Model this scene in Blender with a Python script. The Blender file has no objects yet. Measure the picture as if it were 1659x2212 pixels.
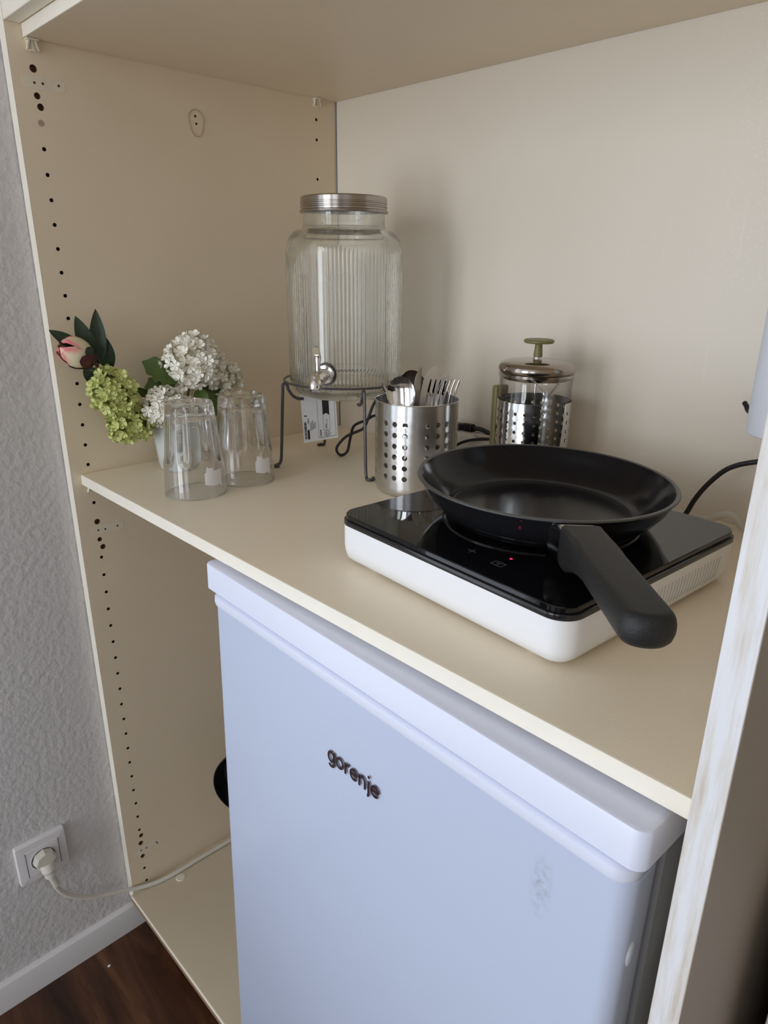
import bpy, bmesh, math, random
from mathutils import Vector, Matrix
SC = bpy.context.scene
COL = SC.collection
PI = math.pi
Z0 = 0.975            # everything below is measured from the shelf hole row; floor ends at z = 0
ZC = -0.0138          # worktop surface
W = {}                # world matrix of every root / part while building
R = math.radians

# ------------------------------------------------------------------ materials
MATS = {}
def mat(name, col, rough=0.5, metal=0.0, spec=0.5, trans=0.0, ior=1.45, bump=0.0, bscale=60.0, var=0.0,
        vscale=6.0, emit=None, estr=0.0, coat=0.0, stretch=None, aniso=0.0, rvar=0.0):
    m = bpy.data.materials.new(name); m.use_nodes = True
    nt = m.node_tree; b = nt.nodes['Principled BSDF']
    b.inputs['Base Color'].default_value = (*col, 1)
    b.inputs['Roughness'].default_value = rough
    b.inputs['Metallic'].default_value = metal
    b.inputs['Specular IOR Level'].default_value = spec
    b.inputs['Transmission Weight'].default_value = trans
    b.inputs['IOR'].default_value = ior
    b.inputs['Coat Weight'].default_value = coat
    if aniso: b.inputs['Anisotropic'].default_value = aniso
    if emit:
        b.inputs['Emission Color'].default_value = (*emit, 1); b.inputs['Emission Strength'].default_value = estr
    tc = None
    if bump or var or rvar:
        tc = nt.nodes.new('ShaderNodeTexCoord'); mp = nt.nodes.new('ShaderNodeMapping')
        nt.links.new(tc.outputs['Object'], mp.inputs['Vector'])
        if stretch: mp.inputs['Scale'].default_value = stretch
    if bump:
        n = nt.nodes.new('ShaderNodeTexNoise'); n.inputs['Scale'].default_value = bscale; n.inputs['Detail'].default_value = 4
        nt.links.new(mp.outputs[0], n.inputs['Vector'])
        bp = nt.nodes.new('ShaderNodeBump'); bp.inputs['Strength'].default_value = bump; bp.inputs['Distance'].default_value = 0.006 if 'plaster' in name else 0.002
        nt.links.new(n.outputs['Fac'], bp.inputs['Height']); nt.links.new(bp.outputs[0], b.inputs['Normal'])
    if var or rvar:
        n2 = nt.nodes.new('ShaderNodeTexNoise'); n2.inputs['Scale'].default_value = vscale; n2.inputs['Detail'].default_value = 5
        nt.links.new(mp.outputs[0], n2.inputs['Vector'])
    if var:
        mx = nt.nodes.new('ShaderNodeMix'); mx.data_type = 'RGBA'
        mx.inputs['A'].default_value = (*[c*(1-var) for c in col], 1)
        mx.inputs['B'].default_value = (*[min(1, c*(1+var)) for c in col], 1)
        nt.links.new(n2.outputs['Fac'], mx.inputs['Factor']); nt.links.new(mx.outputs['Result'], b.inputs['Base Color'])
    if rvar:
        mr = nt.nodes.new('ShaderNodeMapRange'); mr.inputs['To Min'].default_value = rough-rvar; mr.inputs['To Max'].default_value = rough+rvar
        nt.links.new(n2.outputs['Fac'], mr.inputs['Value']); nt.links.new(mr.outputs[0], b.inputs['Roughness'])
    MATS[name] = m
    return m

def nodes_of(m): return m.node_tree, m.node_tree.nodes['Principled BSDF']

CREAM = (0.77, 0.655, 0.49)
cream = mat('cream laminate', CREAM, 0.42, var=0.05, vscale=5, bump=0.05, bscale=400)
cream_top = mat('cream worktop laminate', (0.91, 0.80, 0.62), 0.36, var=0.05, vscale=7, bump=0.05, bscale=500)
cream_edge = mat('cream edge band', (0.86, 0.805, 0.70), 0.5, var=0.04, vscale=30)
raw_edge = mat('raw particle board edge', (0.26, 0.16, 0.09), 0.9, var=0.3, vscale=200)
hole_dark = mat('hole wall', (0.05, 0.025, 0.015), 0.95)
hole_brown = mat('bare particle board in hole', (0.22, 0.12, 0.07), 0.9, var=0.3, vscale=300)
plaster = mat('grey white plaster', (0.62, 0.595, 0.59), 0.8, bump=0.45, bscale=95, var=0.05, vscale=9)
roomwall = mat('room wall paint', (0.82, 0.79, 0.75), 0.85, bump=0.2, bscale=60)
white_paint = mat('white painted trim', (0.72, 0.70, 0.70), 0.45, var=0.03, vscale=12)
pin_mat = mat('ivory plastic', (0.82, 0.76, 0.62), 0.4)
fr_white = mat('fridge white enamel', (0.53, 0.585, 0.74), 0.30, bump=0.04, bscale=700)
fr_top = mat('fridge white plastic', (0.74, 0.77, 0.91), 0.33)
fr_grey = mat('fridge gasket grey', (0.10, 0.10, 0.11), 0.6)
badge_m = mat('badge dark chrome lettering', (0.07, 0.035, 0.04), 0.25, metal=0.6)
hob_white = mat('hob white plastic', (0.83, 0.83, 0.85), 0.35)
hob_trim = mat('hob black gloss trim', (0.012, 0.012, 0.014), 0.12, spec=0.7)
hob_glass = mat('hob black ceramic glass', (0.004, 0.004, 0.005), 0.03, spec=0.62)
slot_m = mat('vent slot grey', (0.40, 0.39, 0.36), 0.8)
sym_m = mat('printed control symbols', (0.10, 0.10, 0.105), 0.5)
led_m = mat('red indicator light', (0.4, 0.0, 0.05), 0.4, emit=(1.0, 0.02, 0.12), estr=2.2)
rubber = mat('clear rubber foot', (0.72, 0.72, 0.70), 0.3)
pan_in = mat('black non stick coating', (0.006, 0.006, 0.009), 0.15, spec=0.34, bump=0.015, bscale=900, rvar=0.03, vscale=20)
pan_out = mat('black enamel outside', (0.010, 0.010, 0.012), 0.09, spec=0.65)
pan_rim = mat('dark grey bare rim', (0.10, 0.10, 0.10), 0.35, metal=0.5)
handle_m = mat('black grained handle plastic', (0.013, 0.013, 0.013), 0.48, bump=0.25, bscale=900)
steel = mat('polished steel', (0.66, 0.65, 0.64), 0.14, metal=1.0)
chrome = mat('bright chrome', (0.80, 0.79, 0.78), 0.05, metal=1.0)
brushed = mat('brushed steel', (0.66, 0.65, 0.645), 0.26, metal=1.0, aniso=0.8)
nt, b = nodes_of(brushed); tg_ = nt.nodes.new('ShaderNodeTangent'); tg_.direction_type = 'RADIAL'; tg_.axis = 'Z'; nt.links.new(tg_.outputs[0], b.inputs['Tangent']); b.inputs['Anisotropic Rotation'].default_value = 0.25
brushed_lid = mat('brushed steel lid', (0.44, 0.40, 0.37), 0.26, metal=1.0, aniso=0.75)
nt, b = nodes_of(brushed_lid); tg_ = nt.nodes.new('ShaderNodeTangent'); tg_.direction_type = 'RADIAL'; tg_.axis = 'Z'; nt.links.new(tg_.outputs[0], b.inputs['Tangent']); b.inputs['Anisotropic Rotation'].default_value = 0.25
press_lid = mat('smoky steel lid', (0.40, 0.35, 0.31), 0.16, metal=1.0, rvar=0.05, vscale=30)
olive = mat('olive green plastic', (0.19, 0.165, 0.065), 0.42)
dark_steel = mat('dark grey lacquered wire', (0.075, 0.070, 0.075), 0.32, metal=0.3)
washer_m = mat('dark rubber washer', (0.035, 0.037, 0.042), 0.4)
ceramic = mat('pale grey glazed ceramic', (0.62, 0.66, 0.66), 0.12, var=0.04, vscale=8)
black_pl = mat('black cable plastic', (0.012, 0.011, 0.012), 0.38)
white_pl = mat('white cable plastic', (0.66, 0.62, 0.56), 0.45)
grey_pl = mat('yellowed white plastic', (0.60, 0.57, 0.49), 0.4)
paper_w = mat('white paper', (0.80, 0.80, 0.82), 0.7)
ink = mat('black print', (0.012, 0.012, 0.013), 0.6)
ink_g = mat('grey print', (0.25, 0.25, 0.26), 0.6)
roll_m = mat('white paper roll', (0.76, 0.78, 0.86), 0.75)
black_iron = mat('black pan iron', (0.010, 0.009, 0.010), 0.35)
petal_w = mat('ivory white petals', (0.93, 0.90, 0.81), 0.6, var=0.05, vscale=60)
petal_g = mat('lime green petals', (0.62, 0.66, 0.25), 0.6, var=0.14, vscale=55)
leaf_d = mat('dark green leaf', (0.022, 0.040, 0.018), 0.42, var=0.35, vscale=80, bump=0.3, bscale=150)
leaf_m = mat('mid green leaf', (0.085, 0.135, 0.026), 0.5, var=0.3, vscale=70, bump=0.3, bscale=150)
stem_g = mat('green wire stem', (0.09, 0.11, 0.04), 0.5)
stem_b = mat('brown bark stem', (0.14, 0.065, 0.04), 0.6, var=0.3, vscale=90)
sepal_m = mat('plum coloured bud scale', (0.085, 0.018, 0.026), 0.35, var=0.3, vscale=60)
lightbox = mat('white neighbour unit', (0.66, 0.62, 0.58), 0.5)
win_frame_m = mat('white window frame', (0.85, 0.85, 0.85), 0.4)

def glass(name, col, rough=0.0, ior=1.47, solid=0.3, edge=(0.55, 0.6, 0.57)):
    """thin-walled clear glass: mostly straight-through transmission with Fresnel reflection, tinted more at grazing angles, plus a share of true refraction"""
    m = bpy.data.materials.new(name); m.use_nodes = True
    nt, b = nodes_of(m)
    b.inputs['Base Color'].default_value = (*col, 1); b.inputs['Roughness'].default_value = rough
    b.inputs['Transmission Weight'].default_value = 1.0; b.inputs['IOR'].default_value = ior
    out = nt.nodes['Material Output']
    tr = nt.nodes.new('ShaderNodeBsdfTransparent'); gl_ = nt.nodes.new('ShaderNodeBsdfGlossy'); gl_.inputs['Roughness'].default_value = 0.02
    lw = nt.nodes.new('ShaderNodeLayerWeight'); lw.inputs['Blend'].default_value = 0.5
    pw = nt.nodes.new('ShaderNodeMath'); pw.operation = 'POWER'; pw.inputs[1].default_value = 3.5; nt.links.new(lw.outputs['Facing'], pw.inputs[0])
    mc = nt.nodes.new('ShaderNodeMix'); mc.data_type = 'RGBA'; mc.inputs['A'].default_value = (*col, 1); mc.inputs['B'].default_value = (*edge, 1)
    nt.links.new(pw.outputs[0], mc.inputs['Factor']); nt.links.new(mc.outputs['Result'], tr.inputs['Color'])
    fr_ = nt.nodes.new('ShaderNodeMath'); fr_.operation = 'POWER'; fr_.inputs[1].default_value = 4.5; nt.links.new(lw.outputs['Facing'], fr_.inputs[0])
    fm = nt.nodes.new('ShaderNodeMath'); fm.operation = 'MULTIPLY_ADD'; fm.inputs[1].default_value = 0.75; fm.inputs[2].default_value = 0.04; nt.links.new(fr_.outputs[0], fm.inputs[0])
    m1 = nt.nodes.new('ShaderNodeMixShader'); nt.links.new(fm.outputs[0], m1.inputs[0]); nt.links.new(tr.outputs[0], m1.inputs[1]); nt.links.new(gl_.outputs[0], m1.inputs[2])
    m2_ = nt.nodes.new('ShaderNodeMixShader'); m2_.inputs[0].default_value = solid
    nt.links.new(m1.outputs[0], m2_.inputs[1]); nt.links.new(b.outputs[0], m2_.inputs[2]); nt.links.new(m2_.outputs[0], out.inputs['Surface'])
    return m
jar_glass = glass('pale green jar glass', (0.975, 0.990, 0.978), 0.0, 1.46, 0.84, (0.78, 0.86, 0.81))
tumbler_glass = glass('clear tumbler glass', (0.995, 0.997, 0.997), 0.0, 1.47, 0.90, (0.86, 0.88, 0.88))
beaker_glass = glass('thin clear beaker glass', (0.995, 0.995, 0.992), 0.0, 1.45, 0.0, (0.50, 0.51, 0.50))

# peony petal: ivory turning pink towards the tip (its real colour)
peony_m = mat('peony petal ivory with pink tips', (0.80, 0.72, 0.50), 0.5)
nt, b = nodes_of(peony_m)
at = nt.nodes.new('ShaderNodeAttribute'); at.attribute_name = 'tip'
mx = nt.nodes.new('ShaderNodeMix'); mx.data_type = 'RGBA'
mx.inputs['A'].default_value = (0.80, 0.74, 0.50, 1); mx.inputs['B'].default_value = (0.78, 0.13, 0.20, 1)
nt.links.new(at.outputs['Fac'], mx.inputs['Factor']); nt.links.new(mx.outputs['Result'], b.inputs['Base Color'])

# back panel: cream laminate with dried drips and fine splashes high on the right
back_m = mat('cream back panel', (0.77, 0.70, 0.60), 0.30, var=0.03, vscale=4)
nt, b = nodes_of(back_m)
tc = nt.nodes.new('ShaderNodeTexCoord')
mp = nt.nodes.new('ShaderNodeMapping'); mp.inputs['Scale'].default_value = (60, 1, 2.2)
nt.links.new(tc.outputs['Object'], mp.inputs['Vector'])
ns = nt.nodes.new('ShaderNodeTexNoise'); ns.inputs['Scale'].default_value = 1.0; ns.inputs['Detail'].default_value = 3
nt.links.new(mp.outputs[0], ns.inputs['Vector'])
cr = nt.nodes.new('ShaderNodeValToRGB'); cr.color_ramp.elements[0].position = 0.60; cr.color_ramp.elements[1].position = 0.72
nt.links.new(ns.outputs['Fac'], cr.inputs['Fac'])
n3 = nt.nodes.new('ShaderNodeTexVoronoi'); n3.inputs['Scale'].default_value = 170; nt.links.new(tc.outputs['Object'], n3.inputs['Vector'])
cr3 = nt.nodes.new('ShaderNodeValToRGB'); cr3.color_ramp.elements[0].position = 0.12; cr3.color_ramp.elements[0].color = (1, 1, 1, 1)
cr3.color_ramp.elements[1].position = 0.30; cr3.color_ramp.elements[1].color = (0, 0, 0, 1)
nt.links.new(n3.outputs['Distance'], cr3.inputs['Fac'])
sx = nt.nodes.new('ShaderNodeSeparateXYZ'); nt.links.new(tc.outputs['Object'], sx.inputs[0])
def mrange(src, a, b_, lo=0.0, hi=1.0):
    q = nt.nodes.new('ShaderNodeMapRange'); q.interpolation_type = 'SMOOTHSTEP'
    q.inputs['From Min'].default_value = a; q.inputs['From Max'].default_value = b_
    q.inputs['To Min'].default_value = lo; q.inputs['To Max'].default_value = hi
    nt.links.new(src, q.inputs['Value']); return q.outputs[0]
def mul(a, b_):
    q = nt.nodes.new('ShaderNodeMath'); q.operation = 'MULTIPLY'; nt.links.new(a, q.inputs[0])
    if isinstance(b_, float): q.inputs[1].default_value = b_
    else: nt.links.new(b_, q.inputs[1])
    return q.outputs[0]
def mxx(a, b_):
    q = nt.nodes.new('ShaderNodeMath'); q.operation = 'MAXIMUM'; nt.links.new(a, q.inputs[0]); nt.links.new(b_, q.inputs[1]); return q.outputs[0]
gx = mrange(sx.outputs['X'], 0.06, 0.23); gz = mrange(sx.outputs['Z'], 1.075, 1.235); gz2 = mrange(sx.outputs['Z'], 1.475, 1.335)
drip = mul(mul(mul(cr.outputs['Color'], gx), mul(gz, gz2)), 0.55)
gx2 = mrange(sx.outputs['X'], 0.14, 0.34); gz3 = mrange(sx.outputs['Z'], 1.15, 1.34)
spl = mul(mul(cr3.outputs['Color'], mul(gx2, gz3)), 0.45)
msk = mxx(drip, spl)
m2 = nt.nodes.new('ShaderNodeMix'); m2.data_type = 'RGBA'; m2.inputs['B'].default_value = (0.92, 0.90, 0.85, 1)
src = b.inputs['Base Color'].links[0].from_socket
nt.links.new(src, m2.inputs['A']); nt.links.new(msk, m2.inputs['Factor']); nt.links.new(m2.outputs['Result'], b.inputs['Base Color'])

# scuffed white edge of the right side panel
scuff = mat('scuffed white panel edge', (0.78, 0.77, 0.79), 0.5)
nt, b = nodes_of(scuff)
tc = nt.nodes.new('ShaderNodeTexCoord'); mp = nt.nodes.new('ShaderNodeMapping'); mp.inputs['Scale'].default_value = (90, 1, 7)
nt.links.new(tc.outputs['Object'], mp.inputs['Vector'])
ns = nt.nodes.new('ShaderNodeTexNoise'); ns.inputs['Scale'].default_value = 1; ns.inputs['Detail'].default_value = 6; ns.inputs['Roughness'].default_value = 0.65
nt.links.new(mp.outputs[0], ns.inputs['Vector'])
cr = nt.nodes.new('ShaderNodeValToRGB')
cr.color_ramp.elements[0].position = 0.30; cr.color_ramp.elements[0].color = (0.50, 0.40, 0.32, 1)
cr.color_ramp.elements[1].position = 0.58; cr.color_ramp.elements[1].color = (0.76, 0.76, 0.79, 1)
e = cr.color_ramp.elements.new(0.45); e.color = (0.68, 0.64, 0.60, 1)
nt.links.new(ns.outputs['Fac'], cr.inputs['Fac']); nt.links.new(cr.outputs['Color'], b.inputs['Base Color'])

# fridge door: enamel with a grey smudge near the right edge
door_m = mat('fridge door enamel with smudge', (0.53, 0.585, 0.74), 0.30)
nt, b = nodes_of(door_m)
tc = nt.nodes.new('ShaderNodeTexCoord'); mp = nt.nodes.new('ShaderNodeMapping')
mp.inputs['Location'].default_value = (-0.213*85, 0, -0.738*27); mp.inputs['Scale'].default_value = (85, 0.01, 27)
nt.links.new(tc.outputs['Object'], mp.inputs['Vector'])
gr = nt.nodes.new('ShaderNodeTexGradient'); gr.gradient_type = 'SPHERICAL'; nt.links.new(mp.outputs[0], gr.inputs[0])
ns = nt.nodes.new('ShaderNodeTexNoise'); ns.inputs['Scale'].default_value = 160; ns.inputs['Detail'].default_value = 5; nt.links.new(tc.outputs['Object'], ns.inputs['Vector'])
cr = nt.nodes.new('ShaderNodeValToRGB'); cr.color_ramp.elements[0].position = 0.40; cr.color_ramp.elements[1].position = 0.72; nt.links.new(ns.outputs['Fac'], cr.inputs['Fac'])
k = mul(mul(gr.outputs['Fac'], cr.outputs['Color']), 0.9)
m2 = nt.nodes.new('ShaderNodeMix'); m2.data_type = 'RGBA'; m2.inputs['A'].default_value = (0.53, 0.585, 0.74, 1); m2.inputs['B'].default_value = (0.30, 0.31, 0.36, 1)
nt.links.new(k, m2.inputs['Factor']); nt.links.new(m2.outputs['Result'], b.inputs['Base Color'])

# dark laminate floor, boards along x
floor_m = mat('dark brown oak laminate', (0.09, 0.04, 0.025), 0.42)
nt, b = nodes_of(floor_m)
tc = nt.nodes.new('ShaderNodeTexCoord'); mp = nt.nodes.new('ShaderNodeMapping'); mp.inputs['Scale'].default_value = (2.2, 13, 1)
nt.links.new(tc.outputs['Object'], mp.inputs['Vector'])
ns = nt.nodes.new('ShaderNodeTexNoise'); ns.inputs['Scale'].default_value = 1.6; ns.inputs['Detail'].default_value = 8; ns.inputs['Roughness'].default_value = 0.6; ns.inputs['Distortion'].default_value = 0.7
nt.links.new(mp.outputs[0], ns.inputs['Vector'])
cr = nt.nodes.new('ShaderNodeValToRGB')
cr.color_ramp.elements[0].position = 0.30; cr.color_ramp.elements[0].color = (0.018, 0.006, 0.003, 1)
cr.color_ramp.elements[1].position = 0.72; cr.color_ramp.elements[1].color = (0.16, 0.068, 0.028, 1)
e = cr.color_ramp.elements.new(0.5); e.color = (0.062, 0.023, 0.010, 1)
nt.links.new(ns.outputs['Fac'], cr.inputs['Fac'])
br = nt.nodes.new('ShaderNodeTexBrick'); br.inputs['Scale'].default_value = 1; br.inputs['Brick Width'].default_value = 1.2; br.inputs['Row Height'].default_value = 0.19
br.inputs['Mortar Size'].default_value = 0.0; br.offset = 0.37; br.inputs['Color1'].default_value = (1, 1, 1, 1); br.inputs['Color2'].default_value = (0.97, 0.97, 0.97, 1); br.inputs['Mortar'].default_value = (0.2, 0.2, 0.2, 1)
nt.links.new(tc.outputs['Object'], br.inputs['Vector'])
mm = nt.nodes.new('ShaderNodeMix'); mm.data_type = 'RGBA'; mm.blend_type = 'MULTIPLY'; mm.inputs['Factor'].default_value = 1
nt.links.new(cr.outputs['Color'], mm.inputs['A']); nt.links.new(br.outputs['Color'], mm.inputs['B']); nt.links.new(mm.outputs['Result'], b.inputs['Base Color'])

# ------------------------------------------------------------------ mesh helpers
def newbm(): return bmesh.new()
def join(dst, src, M=None):
    if M is not None: bmesh.ops.transform(src, matrix=M, verts=src.verts)
    me = bpy.data.meshes.new('t'); src.to_mesh(me); src.free(); dst.from_mesh(me); bpy.data.meshes.remove(me)
def box(bm, x0, y0, z0, x1, y1, z1, bev=0.0, seg=2, M=None):
    t = newbm(); bmesh.ops.create_cube(t, size=1)
    for v in t.verts: v.co = Vector((x0+(v.co.x+.5)*(x1-x0), y0+(v.co.y+.5)*(y1-y0), z0+(v.co.z+.5)*(z1-z0)))
    if bev: bmesh.ops.bevel(t, geom=t.edges[:], offset=bev, segments=seg, profile=0.5, affect='EDGES')
    join(bm, t, M)
def loops(bm, rings, cap0=True, cap1=True, closed=True):
    vs = [[bm.verts.new(p) for p in ring] for ring in rings]
    n = len(rings[0])
    for a, b_ in zip(vs, vs[1:]):
        for i in range(n if closed else n-1):
            j = (i+1) % n
            bm.faces.new((a[i], a[j], b_[j], b_[i]))
    if cap0: bm.faces.new(vs[0][::-1])
    if cap1: bm.faces.new(vs[-1])
    return vs
def rrect(w, d, r, n=6):
    pts = []
    r = max(r, 1e-4)
    for cx, cy, a0 in ((w/2-r, d/2-r, 0), (-w/2+r, d/2-r, 90), (-w/2+r, -d/2+r, 180), (w/2-r, -d/2+r, 270)):
        for k in range(n+1):
            a = R(a0+90*k/n); pts.append((cx+r*math.cos(a), cy+r*math.sin(a)))
    return pts
def rloft(bm, w, d, r, prof, cx=0, cy=0, M=None, n=6):
    t = newbm()
    loops(t, [[Vector((x+cx, y+cy, z)) for x, y in rrect(w-2*i, d-2*i, max(r-i, 0.0005), n)] for i, z in prof])
    join(bm, t, M)
def lathe(bm, prof, seg=64, cx=0, cy=0, cz=0, rad=None, M=None):
    t = newbm(); vs = []
    for k, (r, z, *fl) in enumerate(prof):
        if r < 1e-6: vs.append([t.verts.new((cx, cy, cz+z))]); continue
        ring = []
        for i in range(seg):
            a = 2*PI*i/seg; q = rad(r, z, a, *fl) if rad else (r, z)
            ring.append(t.verts.new((cx+q[0]*math.cos(a), cy+q[0]*math.sin(a), cz+q[1])))
        vs.append(ring)
    for a, b_ in zip(vs, vs[1:]):
        if len(a) == 1 and len(b_) == 1: continue
        for i in range(seg):
            j = (i+1) % seg
            if len(a) == 1: t.faces.new((a[0], b_[j], b_[i]))
            elif len(b_) == 1: t.faces.new((a[i], a[j], b_[0]))
            else: t.faces.new((a[i], a[j], b_[j], b_[i]))
    bmesh.ops.recalc_face_normals(t, faces=t.faces)
    join(bm, t, M)
def catmull(pts, sub=8):
    P = [Vector(p) for p in pts]; P = [P[0]*2-P[1]]+P+[P[-1]*2-P[-2]]; out = []
    for i in range(1, len(P)-2):
        p0, p1, p2, p3 = P[i-1:i+3]
        for s in range(sub):
            t = s/sub
            out.append(0.5*((2*p1)+(-p0+p2)*t+(2*p0-5*p1+4*p2-p3)*t*t+(-p0+3*p1-3*p2+p3)*t**3))
    out.append(P[-2]); return out
def tube(bm, pts, r, seg=10, sub=8, closed=False, rs=None, smooth=True):
    P = catmull(pts, sub) if smooth else [Vector(p) for p in pts]
    n = len(P); up = None; rings = []
    for i, p in enumerate(P):
        if closed: t = (P[(i+1) % n]-P[i-1]).normalized()
        else: t = (P[min(i+1, n-1)]-P[max(i-1, 0)]).normalized()
        if up is None:
            up = Vector((0, 0, 1)) if abs(t.z) < 0.9 else Vector((1, 0, 0))
        s = t.cross(up).normalized(); up = s.cross(t).normalized()
        rr = r if rs is None else rs[min(len(rs)-1, int(i/(n-1)*(len(rs)-1)+.5))]
        rings.append([p+(s*math.cos(2*PI*k/seg)+up*math.sin(2*PI*k/seg))*rr for k in range(seg)])
    if closed: rings.append(rings[0])
    t = newbm()
    loops(t, rings, not closed, not closed)
    if closed: bmesh.ops.remove_doubles(t, verts=t.verts, dist=1e-6)
    join(bm, t)
def ball(bm, c, r, sc=(1, 1, 1), M=None, sub=3):
    t = newbm(); bmesh.ops.create_icosphere(t, subdivisions=sub, radius=1)
    for v in t.verts: v.co = Vector((v.co.x*r*sc[0], v.co.y*r*sc[1], v.co.z*r*sc[2]))
    mm = Matrix.Translation(c)
    if M is not None: mm = mm @ M
    join(bm, t, mm)

def obj(name, bm, m, parent=None, world=False, ang=35, recalc=True):
    """one mesh object; world=True: vertices are in scene space and get moved into the parent's frame"""
    if recalc: bmesh.ops.recalc_face_normals(bm, faces=bm.faces)
    if parent is not None and world: bmesh.ops.transform(bm, matrix=W[parent].inverted(), verts=bm.verts)
    me = bpy.data.meshes.new(name); bm.to_mesh(me); bm.free()
    for mm in (m if isinstance(m, (list, tuple)) else [m]): me.materials.append(mm)
    me.polygons.foreach_set('use_smooth', [True]*len(me.polygons))
    me.set_sharp_from_angle(angle=R(ang))
    o = bpy.data.objects.new(name, me); COL.objects.link(o)
    if parent is not None:
        o.parent = parent; W[o] = W[parent]
    else: W[o] = Matrix.Identity(4)
    return o
def tag(o, label=None, cat=None, group=None, kind=None):
    if label: o['label'] = label
    if cat: o['category'] = cat
    if group: o['group'] = group
    if kind: o['kind'] = kind
    return o
def thing(name, label, cat, loc=(0, 0, 0), rot=None, group=None, M=None):
    o = bpy.data.objects.new(name, None); COL.objects.link(o); o.empty_display_size = 0.02
    if M is None: M = Matrix.Translation(loc) @ (rot if rot is not None else Matrix.Identity(4))
    o.matrix_world = M; W[o] = M
    return tag(o, label, cat, group)
def struct(name, bm, m, parent=None):
    o = obj(name, bm, m, parent)
    if parent is None: o['kind'] = 'structure'
    return o
def origin_to(o, p):
    """move a top-level mesh's origin to p without moving the mesh"""
    p = Vector(p); o.data.transform(Matrix.Translation(-p)); o.location = p; W[o] = Matrix.Translation(p)
def dup(root):
    r = root.copy(); COL.objects.link(r)
    for ch in list(root.children):
        c = ch.copy(); COL.objects.link(c); c.parent = r
        for g in ch.children:
            d = g.copy(); COL.objects.link(d); d.parent = c
    return r
def text_bm(body, width, depth, M, off=0.0, sx=1.0, spacing=1.0):
    cu = bpy.data.curves.new('txt', 'FONT'); cu.body = body; cu.size = 1; cu.extrude = 0.0; cu.offset = off; cu.resolution_u = 8
    cu.space_character = spacing
    o = bpy.data.objects.new('txt', cu); COL.objects.link(o)
    dg = bpy.context.evaluated_depsgraph_get(); me = bpy.data.meshes.new_from_object(o.evaluated_get(dg))
    bpy.data.objects.remove(o); bpy.data.curves.remove(cu)
    t = newbm(); t.from_mesh(me); bpy.data.meshes.remove(me)
    xs = [v.co.x for v in t.verts]; k = width/(max(xs)-min(xs)); x0 = min(xs)
    for v in t.verts: v.co = Vector(((v.co.x-x0)*k, v.co.y*k*sx, 0))
    r = bmesh.ops.extrude_face_region(t, geom=t.faces[:])
    for v in [g for g in r['geom'] if isinstance(g, bmesh.types.BMVert)]: v.co.z += depth
    bmesh.ops.recalc_face_normals(t, faces=t.faces)
    bmesh.ops.transform(t, matrix=M, verts=t.verts)
    return t

# ------------------------------------------------------------------ room
FL = -0.975; CEIL = 1.60; RX = 3.2; FY = -2.9; BY = 0.56
bm = newbm(); box(bm, -0.10, FY-.1, FL-.05, RX+.1, BY+.1, FL); struct('floor', bm, floor_m)
bm = newbm(); box(bm, -0.10, FY-.1, CEIL, RX+.1, BY+.1, CEIL+.05); struct('ceiling', bm, roomwall)
WY0, WY1, WZ0, WZ1 = -1.95, -0.50, -0.75, 1.22     # window opening in the left wall
bm = newbm()
t = 0.14
box(bm, -0.021-t, WY1, FL, -0.021, BY, CEIL); box(bm, -0.021-t, FY, FL, -0.021, WY0, CEIL)
box(bm, -0.021-t, WY0, FL, -0.021, WY1, WZ0); box(bm, -0.021-t, WY0, WZ1, -0.021, WY1, CEIL)
struct('wall_left', bm, plaster)
bm = newbm(); box(bm, -0.021, BY, FL, RX, BY+.1, CEIL); struct('wall_back', bm, roomwall)
bm = newbm(); box(bm, RX, FY, FL, RX+.1, BY, CEIL); struct('wall_right', bm, roomwall)
FX0, FX1, FZ0, FZ1 = 0.02, 0.98, -0.93, 1.30
GX0, GX1 = 1.45, 2.35  # right-hand opening added to hold a fill light
bm = newbm(); box(bm, -0.021, FY-.12, FL, FX0, FY, CEIL); box(bm, FX1, FY-.12, FL, GX0, FY, CEIL); box(bm, GX1, FY-.12, FL, RX, FY, CEIL)
for a, c_ in ((FX0, FX1), (GX0, GX1)): box(bm, a, FY-.12, FL, c_, FY, FZ0); box(bm, a, FY-.12, FZ1, c_, FY, CEIL)
struct('wall_front', bm, roomwall)
for n_, (a, c_) in enumerate(((FX0, FX1), (GX0, GX1))):
    bm = newbm()
    for x0, x1, z0, z1 in ((a, a+.05, FZ0, FZ1), (c_-.05, c_, FZ0, FZ1), (a, c_, FZ0, FZ0+.05), (a, c_, FZ1-.05, FZ1), ((a+c_)/2-.04, (a+c_)/2+.04, FZ0, FZ1)):
        box(bm, x0, FY-.10, z0, x1, FY-.05, z1, 0.006)
    struct('window_%d' % (n_+2), bm, win_frame_m)  # the second one frames the added right-hand opening
# baseboard: thin white profile, top edge eased
bm = newbm()
prof = [(-0.021, FL), (-0.009, FL), (-0.009, FL+0.052), (-0.0105, FL+0.0565), (-0.016, FL+0.059), (-0.021, FL+0.059)]
loops(bm, [[Vector((x, y, z)) for x, z in prof] for y in (FY, 0.05)])
struct('baseboard_left', bm, white_paint)
# window frame with one mullion and a transom, standing in the opening
wf = newbm(); fx0, fx1 = -0.12, -0.07
for y0, y1, z0, z1 in ((WY0, WY0+.06, WZ0, WZ1), (WY1-.06, WY1, WZ0, WZ1), (WY0, WY1, WZ0, WZ0+.06), (WY0, WY1, WZ1-.06, WZ1),
                       ((WY0+WY1)/2-.045, (WY0+WY1)/2+.045, WZ0, WZ1)):
    box(wf, fx0, y0, z0, fx1, y1, z1, 0.006)
win = struct('window_1', wf, win_frame_m)
bm = newbm(); box(bm, -0.07, WY0-.03, WZ0-.025, 0.02, WY1+.03, WZ0, 0.004); struct('trim_1', bm, win_frame_m)

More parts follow.
